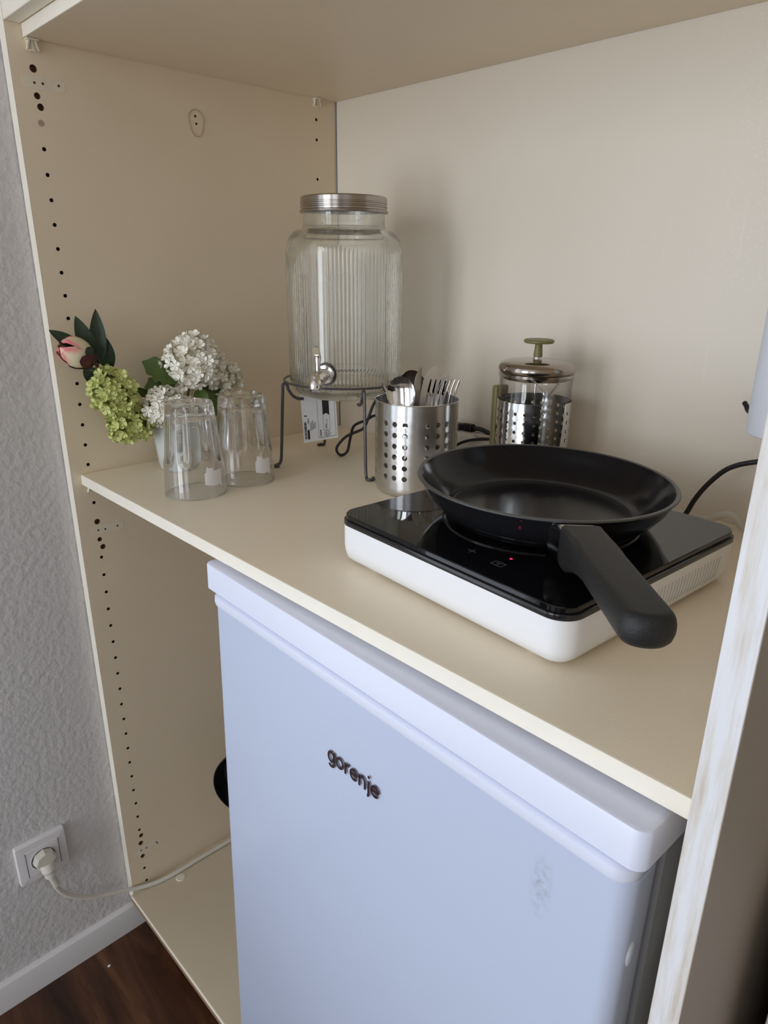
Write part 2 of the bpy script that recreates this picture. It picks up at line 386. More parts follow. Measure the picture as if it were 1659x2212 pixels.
# ------------------------------------------------------------------ wardrobe unit
CW = 0.9774; CD = 0.5238; YP = -0.0295; ZB = -0.877; ZT = 0.5774
ward = thing('wardrobe', 'tall cream wardrobe carcass with open shelves and rows of peg holes', 'wardrobe', (0.49, 0.25, FL))
def side_panel(x0, x1, holes=None):
    b_ = newbm(); box(b_, x0, YP+.0012, ZB-.018, x1, CD+.006, 1.15)
    if holes:
        o = obj('side_panel', b_, [cream, hole_dark, hole_brown], None)
        c = newbm()
        for y, z, r, dep, mi in holes:
            t_ = newbm(); bmesh.ops.create_cone(t_, cap_ends=True, segments=18, radius1=r, radius2=r, depth=dep*2)
            for f_ in t_.faces: f_.material_index = mi
            me_i = bpy.data.meshes.new('t')
            bmesh.ops.transform(t_, matrix=Matrix.Translation((0, y, z)) @ Matrix.Rotation(PI/2, 4, 'Y'), verts=t_.verts)
            t_.to_mesh(me_i); t_.free(); c.from_mesh(me_i); bpy.data.meshes.remove(me_i)
        cu = obj('cutter', c, [cream, hole_dark, hole_brown], None)
        md = o.modifiers.new('b', 'BOOLEAN'); md.operation = 'DIFFERENCE'; md.solver = 'EXACT'; md.object = cu
        dg = bpy.context.evaluated_depsgraph_get(); me = bpy.data.meshes.new_from_object(o.evaluated_get(dg))
        bpy.data.objects.remove(o); bpy.data.objects.remove(cu)
        b_ = newbm(); b_.from_mesh(me); bpy.data.meshes.remove(me)
        return obj('side_panel', b_, [cream, hole_dark, hole_brown], ward, True, ang=30)
    return obj('side_panel', b_, cream, ward, True)
rnd = random.Random(4)
holes = []
front = list(range(-14, 1))+[2, 5, 6, 7, 8, 9, 10, 11, 12, 13, 14, 15, 16, 17, 18, 19, 20, 21, 22, 23, 26, 27]
for k in front: holes.append((rnd.uniform(-.0006, .0006), -k*.032, 0.0027, 0.011, 1))
for k in (-17, -16, -14, -13, -12, -11, -10): holes.append((0.478, -k*.032, 0.0025, 0.011, 1))
for y, z, r in ((0.0, .5437, .0048), (.0003, .512, .0042), (.0028, .499, .0045), (.0015, -.0971, .0048), (.0015, -.1283, .0038), (.0052, -.1423, .0045),
                (.0022, -.7511, .0044), (-.0005, -.7684, .0048), (-.0003, -.8012, .0044)): holes.append((y, z, r, 0.009, 2))
for y, z in ((-.0012, .5272), (.0097, .5276), (.0305, .5282), (.0012, -.1122), (.0127, -.1129), (.0335, -.1124), (-.002, -.7857), (.0089, -.7869),
             (.0300, -.7865), (.0318, -.7905), (.2366, .5185), (.2376, .5080)): holes.append((y, z, 0.0019, 0.008, 2))
side_panel(-0.0195, 0.0, holes)
side_panel(CW, CW+.019)
b_ = newbm(); box(b_, CW+.0188, YP+.002, FL, CW+.0194, CD, 1.15); obj('outer_face', b_, mat('taupe outer laminate', (0.27, 0.225, 0.18), 0.5, var=0.06, vscale=6), ward, True)  # thin dark sheet: shade on the panel's outer side put into its colour
# thin edge bands on the front of both sides, slightly worn
for x0, x1, m_ in ((-0.0195, 0.0, cream_edge), (CW, CW+.019, scuff)):
    b_ = newbm(); box(b_, x0, YP, ZB-.018, x1, YP+.0012, 1.15, 0.0004, 1); obj('edge_band', b_, m_, ward, True)
b_ = newbm(); box(b_, 0.0, CD, FL, CW, CD+.006, 1.15); obj('back_panel', b_, back_m, ward, True)
b_ = newbm(); box(b_, -0.001, CD-.0022, ZC, 0.0022, CD+.0005, ZT); obj('back_seam', b_, ink_g, ward, True)
# bottom board, with its front edge and bare lower arris, on a recessed plinth
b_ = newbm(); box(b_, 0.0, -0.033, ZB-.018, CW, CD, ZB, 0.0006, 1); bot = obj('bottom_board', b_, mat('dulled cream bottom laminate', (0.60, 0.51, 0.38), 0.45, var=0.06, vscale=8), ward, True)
b_ = newbm(); box(b_, 0.0, -0.0338, ZB-.0075, CW, -0.033, ZB-.0008, 0.0003, 1); obj('edge_band', b_, cream_edge, bot, True)
b_ = newbm(); box(b_, 0.0, -0.0336, ZB-.018, CW, -0.033, ZB-.0075, 0.0002, 1); obj('bare_edge', b_, raw_edge, bot, True)
b_ = newbm(); box(b_, -.0195, 0.055, FL, 1.969, 0.073, ZB-.018); obj('plinth', b_, raw_edge, ward, True)
# worktop shelf and upper shelf
def shelf(y0, z0, z1, m_, nm):
    b_ = newbm(); box(b_, 0.0008, y0+.0012, z0, CW-.0008, CD-.001, z1, 0.0004, 1); s_ = obj(nm, b_, m_, ward, True)
    b_ = newbm(); box(b_, 0.0008, y0, z0, CW-.0008, y0+.0012, z1, 0.0004, 1); obj('edge_band', b_, cream_edge, s_, True)
    return s_
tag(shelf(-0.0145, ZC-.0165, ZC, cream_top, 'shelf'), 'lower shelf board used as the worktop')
tag(shelf(-0.0078, ZT, ZT+.0155, cream, 'shelf'), 'upper shelf board, its underside seen')
b_ = newbm(); box(b_, 0.0005, YP+.0005, ZT+.0155, CW-.0005, -0.0085, 0.76, 0.0008, 1); obj('front_rail', b_, cream_edge, ward, True)
# ivory shelf pins (triangular brackets with a centre rib)
def pin(y, z):
    b_ = newbm()
    def tri(x0, x1, s, dz=0.0):
        a = [(-.0075*s, dz), (.0075*s, dz), (.0035*s, -.0135*s+dz), (-.0035*s, -.0135*s+dz)]
        loops(b_, [[Vector((x0, y+p[0], z+p[1])) for p in a], [Vector((x1, y+p[0], z+p[1])) for p in a]])
    tri(0.0, 0.0022, 1.0)
    box(b_, 0.0, y-.0078, z-.0016, 0.0095, y+.0078, z, .0004, 1)
    box(b_, 0.002, y-.0009, z-.012, 0.0045, y+.0009, z-.001)
    for s in (-1, 1):
        M_ = Matrix.Translation((0, y+s*.0055, z-.0068)) @ Matrix.Rotation(R(s*16), 4, 'X')
        box(b_, 0.001, -.0009, -.0066, 0.0055, .0009, .0062, M=M_)
    box(b_, 0.001, y-.0036, z-.0140, 0.0055, y+.0036, z-.0122)
    obj('shelf_pin', b_, pin_mat, ward, True)
pin(0.0015, ZT-.0004); pin(0.478, ZT-.0004); pin(0.0, ZC-.0170)
# plugged hole, hinge-plate ghosts and the old glue ring on the left side
b_ = newbm(); lathe(b_, [(0, 0.0006), (.0038, .0006), (.0042, 0.0)], 20, M=Matrix.Translation((0, 0, .4797)) @ Matrix.Rotation(PI/2, 4, 'Y'))
box(b_, .0005, -.0025, .4794, .0009, .0025, .4800); obj('hole_plug', b_, mat('dirty cream plug', (0.42, 0.33, 0.23), 0.6), ward, True)
ghost_m = mat('paler cream where a hinge plate sat', (0.755, 0.675, 0.54), 0.45, var=0.10, vscale=60)
for z, y1 in ((.5276, .036), (-.1124, .042), (-.7878, .036)):
    b_ = newbm(); t_ = newbm()
    loops(t_, [[Vector((x, y, zz)) for y, zz in rrect(.056, .0155, .006, 5)] for x in (0.0, 0.0003)])
    join(b_, t_, Matrix.Translation((0, y1-.028+.003, z))); hm = obj('hinge_mark', b_, ghost_m, ward, True)
    for hy, hz in {.5276: ((-.0012, .5272), (.0097, .5276), (.0305, .5282)), -.1124: ((.0012, -.1122), (.0127, -.1129), (.0335, -.1124)), -.7878: ((-.002, -.7857), (.0089, -.7869), (.0300, -.7865), (.0318, -.7905))}[z]:
        b_ = newbm(); lathe(b_, [(0, .0006), (.0015, .0005), (.0018, .0)], 14, M=Matrix.Translation((0, hy, hz)) @ Matrix.Rotation(PI/2, 4, 'Y')); obj('screw_hole', b_, hole_dark, hm, True)
b_ = newbm()
ringp = [(0.0006, 0.237+.0125*math.cos(a)*(1+.12*math.sin(3*a)), 0.511+.017*math.sin(a)-(.004 if math.sin(a) < 0 else 0)) for a in [2*PI*i/28 for i in range(28)]]
tube(b_, ringp, 0.0006, 6, 1, closed=True, smooth=False); obj('glue_ring', b_, mat('old glue stain', (0.46, 0.37, 0.25), 0.7, var=0.3, vscale=120), ward, True)

# neighbouring compartment to the right (seen past the side panel): its own back, bottom and a pale unit inside
b_ = newbm(); box(b_, CW+.019, -.03, ZB-.018, 1.95, CD, ZB); obj('bottom_board', b_, cream_top, ward, True)
b_ = newbm(); box(b_, CW+.019, CD, FL, 1.95, CD+.006, 1.15); obj('back_panel', b_, back_m, ward, True)
b_ = newbm(); box(b_, 1.95, YP, FL, 1.969, CD+.006, 1.15); obj('side_panel', b_, cream, ward, True)
u = newbm(); box(u, 1.0215, 0.13, ZB, 1.60, 0.50, -0.16, 0.003)
uo = obj('storage_unit', u, lightbox); tag(uo, 'pale boxy unit, only a sliver seen past the scuffed right panel', 'storage unit'); origin_to(uo, (1.31, .315, ZB))

# ------------------------------------------------------------------ fridge
H = 0.8408
FM = Matrix.Translation((0.6735, -0.0318, -0.0362)) @ Matrix.Rotation(R(-1.8), 4, 'Z') @ Matrix.Rotation(R(-1.3), 4, 'X') @ Matrix.Translation((0, 0, -H))
fr = thing('fridge', 'white undercounter fridge with dark lettering and a grey smudge on its door', 'fridge', M=FM)
def fy(bm_, w, y0, y1, r, z0, z1, e=0.002, backr=0.004):
    rloft(bm_, w, y1-y0, r, [(e, z0), (0.0, z0+e), (0.0, z1-e), (e*.35, z1-e*.3), (e, z1)], 0, (y0+y1)/2, n=8)
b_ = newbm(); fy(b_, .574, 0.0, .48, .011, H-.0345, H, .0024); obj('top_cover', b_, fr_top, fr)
# rounded bead between top cover and door
b_ = newbm()
prof = [(0.0055, H-.0535), (0.0030, H-.0520), (0.0018, H-.0475), (0.0022, H-.0415), (0.0050, H-.0385), (0.0100, H-.0372), (0.0135, H-.0366), (0.0145, H-.0340)]
rings = []
for i, z in prof: rings.append([Vector((x, y+.026, z)) for x, y in rrect(.568-2*i-.004, .052-2*i, .018-i, 8)])
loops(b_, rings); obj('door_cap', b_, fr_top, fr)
b_ = newbm(); rloft(b_, .560, .046, .014, [(.001, .035), (0, .037), (0, H-.0545), (.0008, H-.0535), (.0008, H-.0525)], 0, .004+.025, n=8); door = obj('door', b_, door_m, fr)
b_ = newbm(); box(b_, -.272, .052, .045, .272, .060, H-.045); obj('gasket', b_, fr_grey, fr)
b_ = newbm(); box(b_, -.279, .060, .030, .279, .475, H-.036, .004); obj('body', b_, mat('fridge grey side steel', (0.30, 0.30, 0.31), 0.4), fr)  # shade of the narrow gap beside the fridge put into this grey
b_ = newbm(); lathe(b_, [(0, .0026), (.0045, .0024), (.0062, .0012), (.0066, 0)], 24, M=Matrix.Translation((.2790, .024, .716)) @ Matrix.Rotation(PI/2, 4, 'Y') @ Matrix.Diagonal((1.9, .9, .8, 1)))
obj('hinge_cap', b_, fr_top, door)
def stroke(paths, wd):
    b2 = newbm()
    for P in paths:
        n = len(P); rows = []
        for k, p in enumerate(P):
            a = Vector(P[max(0, k-1)]); c_ = Vector(P[min(n-1, k+1)]); d_ = (c_-a).normalized(); nn = Vector((-d_.y, d_.x))*wd/2; p = Vector(p)
            rows.append((p+nn, p-nn))
        loops(b2, [[Vector((l.x, l.y, 0)), Vector((r_.x, r_.y, 0)), Vector((r_.x, r_.y, .022)), Vector((l.x, l.y, .022))] for l, r_ in rows])
    return b2
def arc(cx, cy, rx_, ry_, a0, a1, n=22): return [(cx+rx_*math.cos(R(a0+(a1-a0)*k/n)), cy+ry_*math.sin(R(a0+(a1-a0)*k/n))) for k in range(n+1)]
# lowercase letters, x-height 1
LET = {'g': ([arc(.42, .5, .34, .41, 0, 360), [(.80, .98), (.80, -.02)]+arc(.46, -.04, .34, .29, 0, -150, 14)], 1.0),
       'o': ([arc(.48, .5, .39, .41, 0, 360)], 1.04), 'r': ([[(.14, 0), (.14, .98)], arc(.52, .46, .38, .44, 165, 78, 10)], .66),
       'e': ([[(.12, .50), (.84, .50)]+arc(.48, .5, .38, .41, 0, 318)[1:]], 1.0), 'n': ([[(.14, 0), (.14, .98)], arc(.45, .52, .31, .39, 170, 0, 12)+[(.76, 0)]], .98),
       'j': ([[(.20, .98), (.20, -.10)]+arc(.02, -.12, .18, .21, 0, -80, 6)[1:], [(.20, 1.20), (.20, 1.42)]], .42)}
lb = newbm(); pen = 0
for ch_ in 'gorenje':
    ps_, adv = LET[ch_]; g2 = stroke(ps_, .215); bmesh.ops.translate(g2, verts=g2.verts, vec=(pen, 0, 0)); join(lb, g2); pen += adv
k_ = .0790/(pen-.1)
obj('brand_lettering', (bmesh.ops.transform(lb, matrix=Matrix.Translation((-.0475, .0040, H-.1445)) @ Matrix.Rotation(PI/2, 4, 'X') @ Matrix.Diagonal((k_, k_*1.04, k_, 1)), verts=lb.verts), lb)[1], badge_m, door, ang=60)
for sx_ in (-.24, .24):
    for yy, zb in ((.08, -.002), (.44, .0105)):
        b_ = newbm(); lathe(b_, [(0, zb), (.016, zb), (.016, .012), (.008, .014), (.008, .036), (0, .036)], 20, sx_, yy); obj('foot', b_, black_pl, fr)

# black round pan standing behind the fridge's left side
dirc = Vector((0.68, -0.72, 0.05)).normalized()
b_ = newbm(); pm = Matrix.Translation((0.111, 0.193, -0.655)) @ dirc.to_track_quat('Z', 'Y').to_matrix().to_4x4()
bp_ = thing('black_pan', 'black round pan propped upright, its curved edge peeking past the fridge', 'pan', M=pm)
lathe(b_, [(0, -.012), (.062, -.012), (.071, .004), (.074, .020), (.072, .020), (.069, .006), (.061, -.009), (0, -.009)], 64)
obj('pan_body', b_, black_iron, bp_)
b_ = newbm(); dn = W[bp_].inverted().to_3x3() @ Vector((0, 0, -1)); s0 = dn*.070; s1 = dn*.220
tube(b_, [s0, s0*.7+s1*.3, s1], .009, 10, 4); obj('handle', b_, black_iron, bp_)

# ------------------------------------------------------------------ wall socket with plug and fridge lead
so = thing('wall_socket', 'square white wall socket low on the grey plaster wall', 'socket', (-0.021, -.169, -.692))
b_ = newbm(); M_ = Matrix.Translation((-0.021, -.169, -.6925)) @ Matrix.Rotation(PI/2, 4, 'Y') @ Matrix.Rotation(PI/2, 4, 'Z')
rloft(b_, .084, .082, .003, [(0, 0), (0, .0075), (.0012, .0095), (.0125, .0110)], M=M_); obj('frame', b_, white_paint, so, True)
b_ = newbm(); rloft(b_, .055, .055, .002, [(0, .009), (0, .0118), (.0005, .0122)], M=M_)
obj('insert', b_, white_paint, so, True)
b_ = newbm(); lathe(b_, [(.0225, .0124), (.0215, .0128), (.0205, .0124), (.0200, .0116), (.0225, .0116)], 48, M=M_); obj('socket_ring', b_, white_paint, so, True)
b_ = newbm(); lathe(b_, [(0, .0123), (.0202, .0124), (.0202, .0119), (0, .0119)], 48, M=M_)
for s in (-1, 1):
    box(b_, -.0005, -.027, .0119, .0005, .027, .0124, M=M_ @ Matrix.Translation((s*.0275, 0, 0)))
obj('socket_well', b_, fr_grey, so, True)
cord = thing('fridge_lead', 'yellowed white power lead running from the wall socket into the wardrobe', 'power cord', (-.008, -.168, -.700))
b_ = newbm(); M_ = Matrix.Translation((-0.009, -.1685, -.692)) @ Matrix.Rotation(PI/2, 4, 'Y')
lathe(b_, [(0, 0), (.0190, 0), (.0192, .006), (.0180, .012), (.0160, .014), (0, .015)], 8, M=M_)
plug = obj('plug', b_, grey_pl, cord, True, ang=25)
b_ = newbm(); tube(b_, [(.002, -.1685, -.698), (.0075, -.168, -.708), (.0085, -.1665, -.722), (.0075, -.1645, -.735)], .009, 12, 6, rs=[.0125, .012, .010, .0062, .005]); obj('plug_neck', b_, white_pl, plug, True)
b_ = newbm()
for k in range(8):
    c0 = Vector((.0080-.0001*k, -.1655+.0007*k, -.727-.0028*k)); tube(b_, [c0, c0+Vector((-.0001, .0004, -.0016))], .0064-.00015*k, 12, 2, smooth=False)
obj('strain_relief', b_, white_pl, plug, True)
b_ = newbm()
tube(b_, [(.0072, -.1635, -.744), (.004, -.160, -.758), (.000, -.150, -.782), (-.002, -.130, -.808), (-.002, -.100, -.832), (-.001, -.070, -.846), (.001, -.040, -.858), (.006, -.015, -.866), (.013, .020, -.8715),
          (.017, .06, -.872), (.0175, .10, -.872), (.019, .16, -.872), (.025, .25, -.872), (.06, .36, -.872), (.12, .45, -.872)], .0042, 12, 6)
obj('cable', b_, white_pl, cord, True)
b_ = newbm(); lathe(b_, [(0, .0012), (.0085, .0011), (.0095, 0)], 28, .030, .058, ZB); o = obj('screw_cap', b_, mat('cream cap', (.76, .72, .62), .4)); tag(o, 'small round cream cover cap lying on the bottom board', 'cap'); origin_to(o, (.030, .058, ZB))
b_ = newbm(); ball(b_, (.035, -.105, FL+.0018), .0024, (1, 1.3, .7), sub=2); o = obj('crumb', b_, paper_w); tag(o, 'tiny white crumb on the dark wooden floor', 'crumb'); origin_to(o, (.035, -.105, FL))

# ------------------------------------------------------------------ induction hob
HX, HY, HA = 0.6975, 0.2045, R(-4.0); HM = Matrix.Translation((HX, HY, ZC)) @ Matrix.Rotation(HA, 4, 'Z')
hob = thing('induction_hob', 'white portable induction hob with black glass top on the worktop', 'hob', M=HM)
b_ = newbm(); rloft(b_, .308, .302, .022, [(.014, .0040), (.0075, .0052), (.003, .0090), (.0008, .0155), (0, .022), (0, .0478)], n=10); hb = obj('body', b_, hob_white, hob)
b_ = newbm(); rloft(b_, .309, .303, .0225, [(0, .0478), (-.0003, .0485), (.0003, .0528), (.0012, .0533), (.004, .0533)], n=10); obj('trim', b_, hob_trim, hob)
b_ = newbm(); rloft(b_, .304, .298, .020, [(.0005, .0534), (.0, .0540), (.0, .0580), (.0008, .0588)], n=10); gl = obj('glass_top', b_, hob_glass, hob)
b_ = newbm()
for k in range(20):
    y = -.010+k*.0063; p = []
    for s in range(9):
        u_ = s/8; z = .038-.0225*u_; p.append((.1541-(0 if u_ < .75 else .0008*((u_-.75)*4)**2), y-.0055*u_**1.8, z))
    for a, c_ in zip(p, p[1:]):
        q = [(a[0]+.0002, a[1]-.0004, a[2]), (a[0]+.0002, a[1]+.0004, a[2]), (c_[0]+.0002, c_[1]+.0004, c_[2]), (c_[0]+.0002, c_[1]-.0004, c_[2])]
        q2 = [(x-.001, y_, z_) for x, y_, z_ in q]; loops(b_, [[Vector(v) for v in q2], [Vector(v) for v in q]])
obj('vent_grille', b_, slot_m, hob)
for sx_ in (-.108, .112):
    for sy_ in (-.126, .126):
        b_ = newbm(); lathe(b_, [(0, 0), (.0105, 0), (.0118, .0015), (.0110, .0060), (0, .0060)], 24, sx_, sy_); obj('foot', b_, rubber, hob)
# control symbols and indicator on the glass
inv = HM.inverted()
def onhob(x, y): v = inv @ Vector((x, y, 0)); return v.x, v.y
b_ = newbm(); zt_ = .0588
def seg2(p, q, w=.0004, z=zt_):
    p = Vector((*p, z)); q = Vector((*q, z)); d_ = (q-p).normalized(); n_ = Vector((-d_.y, d_.x, 0))*w
    loops(b_, [[p-n_, p+n_, q+n_, q-n_], [v+Vector((0, 0, .00012)) for v in (p-n_, p+n_, q+n_, q-n_)]])
x, y = onhob(.743, .082)
for p, q in (((-.006, -.004), (.006, -.004)), ((.006, -.004), (.006, .004)), ((.006, .004), (-.006, .004)), ((-.006, .004), (-.006, -.004)), ((-.003, .001), (.003, .001)), ((0, .001), (0, -.002))): seg2((x+p[0], y+p[1]), (x+q[0], y+q[1]))
obj('lock_symbol', b_, sym_m, gl); b_ = newbm()
x, y = onhob(.707, .088)
seg2((x-.005, y), (x+.005, y)); seg2((x, y-.005), (x, y+.005))
obj('plus_symbol', b_, sym_m, gl); b_ = newbm()
x, y = onhob(.625, .105)
for i in range(16):
    a, c_ = 2*PI*i/16, 2*PI*(i+1)/16; seg2((x+.006*math.cos(a), y+.006*math.sin(a)), (x+.006*math.cos(c_), y+.006*math.sin(c_)), .0003)
obj('timer_symbol', b_, sym_m, gl)
b_ = newbm(); x, y = onhob(.744, .100); lathe(b_, [(0, .0003), (.0013, .0002), (.0015, 0)], 12, x, y, zt_); obj('indicator_light', b_, led_m, gl)

# ------------------------------------------------------------------ frying pan
PM = Matrix.Translation((.6935, .2225, .0475)) @ Matrix.Rotation(R(1.2), 4, Vector((-0.35, 0.94, 0)).normalized())
pan = thing('frying_pan', 'black frying pan with long black handle standing on the hob', 'frying pan', M=PM)
b_ = newbm(); lathe(b_, [(.0, .0030), (.1, .0030), (.1055, .0030), (.1100, .0060), (.1190, .0140), (.1280, .0255), (.1330, .0350), (.1358, .0393), (.1370, .0403)], 128); po = obj('pan_outside', b_, pan_out, pan, recalc=False)
b_ = newbm(); lathe(b_, [(0, .0062), (.094, .0062), (.0985, .0068), (.1040, .0095), (.1150, .0180), (.1245, .0300), (.1305, .0393), (.1326, .0418)], 128); obj('pan_inside', b_, pan_in, pan, recalc=False)
b_ = newbm(); lathe(b_, [(.1370, .0403), (.1376, .0413), (.1370, .0424), (.1354, .0428), (.1336, .0426), (.1326, .0418)], 128); obj('rim', b_, pan_rim, pan, recalc=False)
b_ = newbm(); lathe(b_, [(0, 0), (.1020, 0), (.1045, .0010), (.1055, .0030), (.1, .0032), (0, .0032)], 96); obj('steel_base', b_, steel, pan)
# handle: lofted along its length, deep lobe near the pan, rounded end
HD = Matrix.Rotation(R(-44.4), 4, 'Z') @ Matrix.Rotation(R(-1.3), 4, 'Y')
def hsec(s, w, top, bot, r):
    h = top-bot; return [HD @ Vector((s, x, (top+bot)/2+z)) for x, z in rrect(w, h, min(r, h/2-.0005, w/2-.0005), 5)]
secs = [(.1515, .030, .036, .014, .003), (.1525, .0345, .0405, .010, .003), (.156, .0368, .0420, .006, .005), (.163, .0376, .0426, .0035, .007), (.172, .0378, .0429, .004, .007), (.183, .0378, .0430, .0085, .007),
        (.195, .0376, .0430, .014, .006), (.212, .0370, .0428, .0185, .005), (.235, .0340, .0415, .0210, .005)]
b_ = newbm(); loops(b_, [hsec(*s) for s in secs])
def hplan(inset, z, s0=.158, s1=.3335, hw=.0192):
    hw2 = hw-inset; pts = [HD @ Vector((s0+inset, -hw2, z))]
    for k in range(17):
        a = -PI/2+PI*k/16; c_ = abs(math.cos(a))**.85; pts.append(HD @ Vector((s1-hw*.86+hw2*.86*c_+(0), hw2*math.sin(a), z+.0012)))
    pts.append(HD @ Vector((s0+inset, hw2, z))); return pts
loops(b_, [hplan(i_, z_) for i_, z_ in ((.0075, .0190), (.0040, .0202), (.0014, .0232), (.0002, .0275), (0, .0315), (.0003, .0350), (.0012, .0382), (.0026, .0406), (.0044, .0422), (.0064, .0430), (.0090, .0432))])
obj('handle', b_, handle_m, pan, ang=38)
b_ = newbm(); loops(b_, [hsec(.1290, .044, .033, .010, .003), hsec(.1365, .040, .0365, .006, .004), hsec(.145, .0365, .0385, .002, .006), hsec(.153, .035, .0385, .002, .006)]); obj('bracket', b_, steel, pan, ang=40)

# ------------------------------------------------------------------ perforated sheet helper
def cell(bm_, f, u0, u1, v0, v1, rr, asp):
    """one cell of a sheet around a round hole; f maps (u, v) to space; rr hole radius in v units, asp = u per v"""
    uc, vc = (u0+u1)/2, (v0+v1)/2; outer = []
    for k in range(4):
        a, c_ = [((u0, v0), (u1, v0)), ((u1, v0), (u1, v1)), ((u1, v1), (u0, v1)), ((u0, v1), (u0, v0))][k]
        for s in range(4): outer.append((a[0]+(c_[0]-a[0])*s/4, a[1]+(c_[1]-a[1])*s/4))
    ov = [bm_.verts.new(f(*p)) for p in outer]
    if rr <= 0:
        c_ = bm_.verts.new(f(uc, vc))
        for i in range(16): bm_.faces.new((ov[i], ov[(i+1) % 16], c_))
        return
    iv = []
    for i in range(16):
        a = math.atan2(-1, -1)+2*PI*i/16
        iv.append(bm_.verts.new(f(uc+rr*asp*math.cos(a), vc+rr*math.sin(a))))
    for i in range(16): bm_.faces.new((ov[i], ov[(i+1) % 16], iv[(i+1) % 16], iv[i]))
def solidify(bm_, th):
    bmesh.ops.remove_doubles(bm_, verts=bm_.verts, dist=2e-5)
    bmesh.ops.recalc_face_normals(bm_, faces=bm_.faces)
    bmesh.ops.solidify(bm_, geom=bm_.faces[:], thickness=th)

# ------------------------------------------------------------------ cutlery holder
KX, KY, KR = .4045, .3270, .0602
va = math.atan2(-.4015-KY, 1.0905-KX)
ch = thing('cutlery_holder', 'round brushed steel cutlery holder with rows of holes', 'cutlery holder', (KX, KY, ZC))
b_ = newbm()
vb = [.0, .0115, .0180]+[.0225+.0155*k for k in range(7)]+[.1225, .1345]
def fcyl(u_, v_): return Vector((KR*math.cos(u_), KR*math.sin(u_), v_))
vb = [.010]+[.0225+.0155*k for k in range(7)]+[.1240, .1348]
for i in range(24):
    u0 = va+R(15*i-7.5); u1 = va+R(15*i+7.5)
    for j in range(len(vb)-1):
        hole = (i % 4 != 0) and 1 <= j <= 6
        cell(b_, fcyl, u0, u1, vb[j], vb[j+1], .00395 if hole else 0, 1/KR)
# rounded bottom
for v in b_.verts: pass
t_ = newbm()
pr_ = [(0, .0006), (.050, .0006), (.0550, .0016), (.0585, .0045), (.0602, .010)]
lathe(t_, pr_, 96, rad=None)
bmesh.ops.rotate(t_, verts=t_.verts, cent=(0, 0, 0), matrix=Matrix.Rotation(va-R(7.5), 3, 'Z'))
join(b_, t_)
solidify(b_, .0009)
cup_o = obj('cup', b_, brushed, ch, ang=40, recalc=False)
b_ = newbm()
tube(b_, [(KR*math.cos(2*PI*i/96), KR*math.sin(2*PI*i/96), .1349) for i in range(96)], .0009, 8, closed=True, smooth=False)
obj('rolled_rim', b_, steel, ch)

# cutlery: local z along the piece (handle end at 0), face towards +y
def spoon_bm():
    b_ = newbm(); L = .155; secs_ = []
    for s, w, th, yy in ((0, .0075, .0009, 0), (.01, .0085, .0010, 0), (.05, .0065, .0011, .001), (.085, .0045, .0013, .0015), (.103, .0040, .0013, .001), (.109, .0060, .0011, 0), (.116, .0125, .0009, -.002),
                         (.126, .0178, .0009, -.0045), (.138, .0200, .0009, -.0055), (.149, .0185, .0009, -.0045), (.157, .0140, .0009, -.0025), (.162, .0075, .0009, -.0008), (.1635, .0025, .0008, 0)):
        ring = []
        n = 8; bowl = s > .110
        for k in range(n+1):
            u_ = -1+2*k/n; ring.append(Vector((u_*w, yy+(abs(yy)*1.05*u_*u_ if bowl else 0)+th, s)))
        for k in range(n, -1, -1):
            u_ = -1+2*k/n; ring.append(Vector((u_*w, yy+(abs(yy)*1.05*u_*u_ if bowl else 0)-th*.2, s)))
        secs_.append(ring)
    loops(b_, secs_); return b_
def knife_bm():
    b_ = newbm(); secs_ = []
    for s, x0, x1, th in ((0, -.008, .008, .0030), (.01, -.0088, .0088, .0032), (.06, -.0075, .0075, .0030), (.09, -.0062, .0062, .0026), (.098, -.006, .0075, .0010), (.115, -.006, .0105, .0008), (.14, -.006, .0120, .0007),
                         (.158, -.006, .0115, .0007), (.170, -.0058, .0085, .0006), (.178, -.0055, .0035, .0005), (.1825, -.005, -.0025, .0004)):
        secs_.append([Vector(p) for p in ((x0, -th, s), (x1, -th*.3, s), (x1, th*.3, s), (x0, th, s))])
    loops(b_, secs_); return b_
def fork_bm():
    b_ = newbm(); secs_ = []
    for s, w, yy in ((0, .0075, 0), (.01, .0085, 0), (.05, .0065, .001), (.09, .0042, .0015), (.105, .0045, .001), (.112, .0075, 0), (.118, .0112, -.0015), (.124, .0125, -.0028), (.128, .0128, -.0035)):
        secs_.append([Vector(p) for p in ((-w, yy-.0008, s), (w, yy-.0008, s), (w, yy+.0009, s), (-w, yy+.0009, s))])
    loops(b_, secs_)
    for k in range(4):
        xc = -.0109+k*.00727; tn = []
        for s, w, yy in ((.126, .0020, -.0033), (.140, .0017, -.0040), (.155, .0014, -.0025), (.166, .0010, .0004), (.170, .0005, .0016)):
            tn.append([Vector(p) for p in ((xc-w, yy-.0008, s), (xc+w, yy-.0008, s), (xc+w, yy+.0008, s), (xc-w, yy+.0008, s))])
        loops(b_, tn)
    return b_
cut_m = chrome; kn_m = mat('satin knife steel', (0.62, 0.57, 0.52), 0.33, metal=1.0)
protos = {}
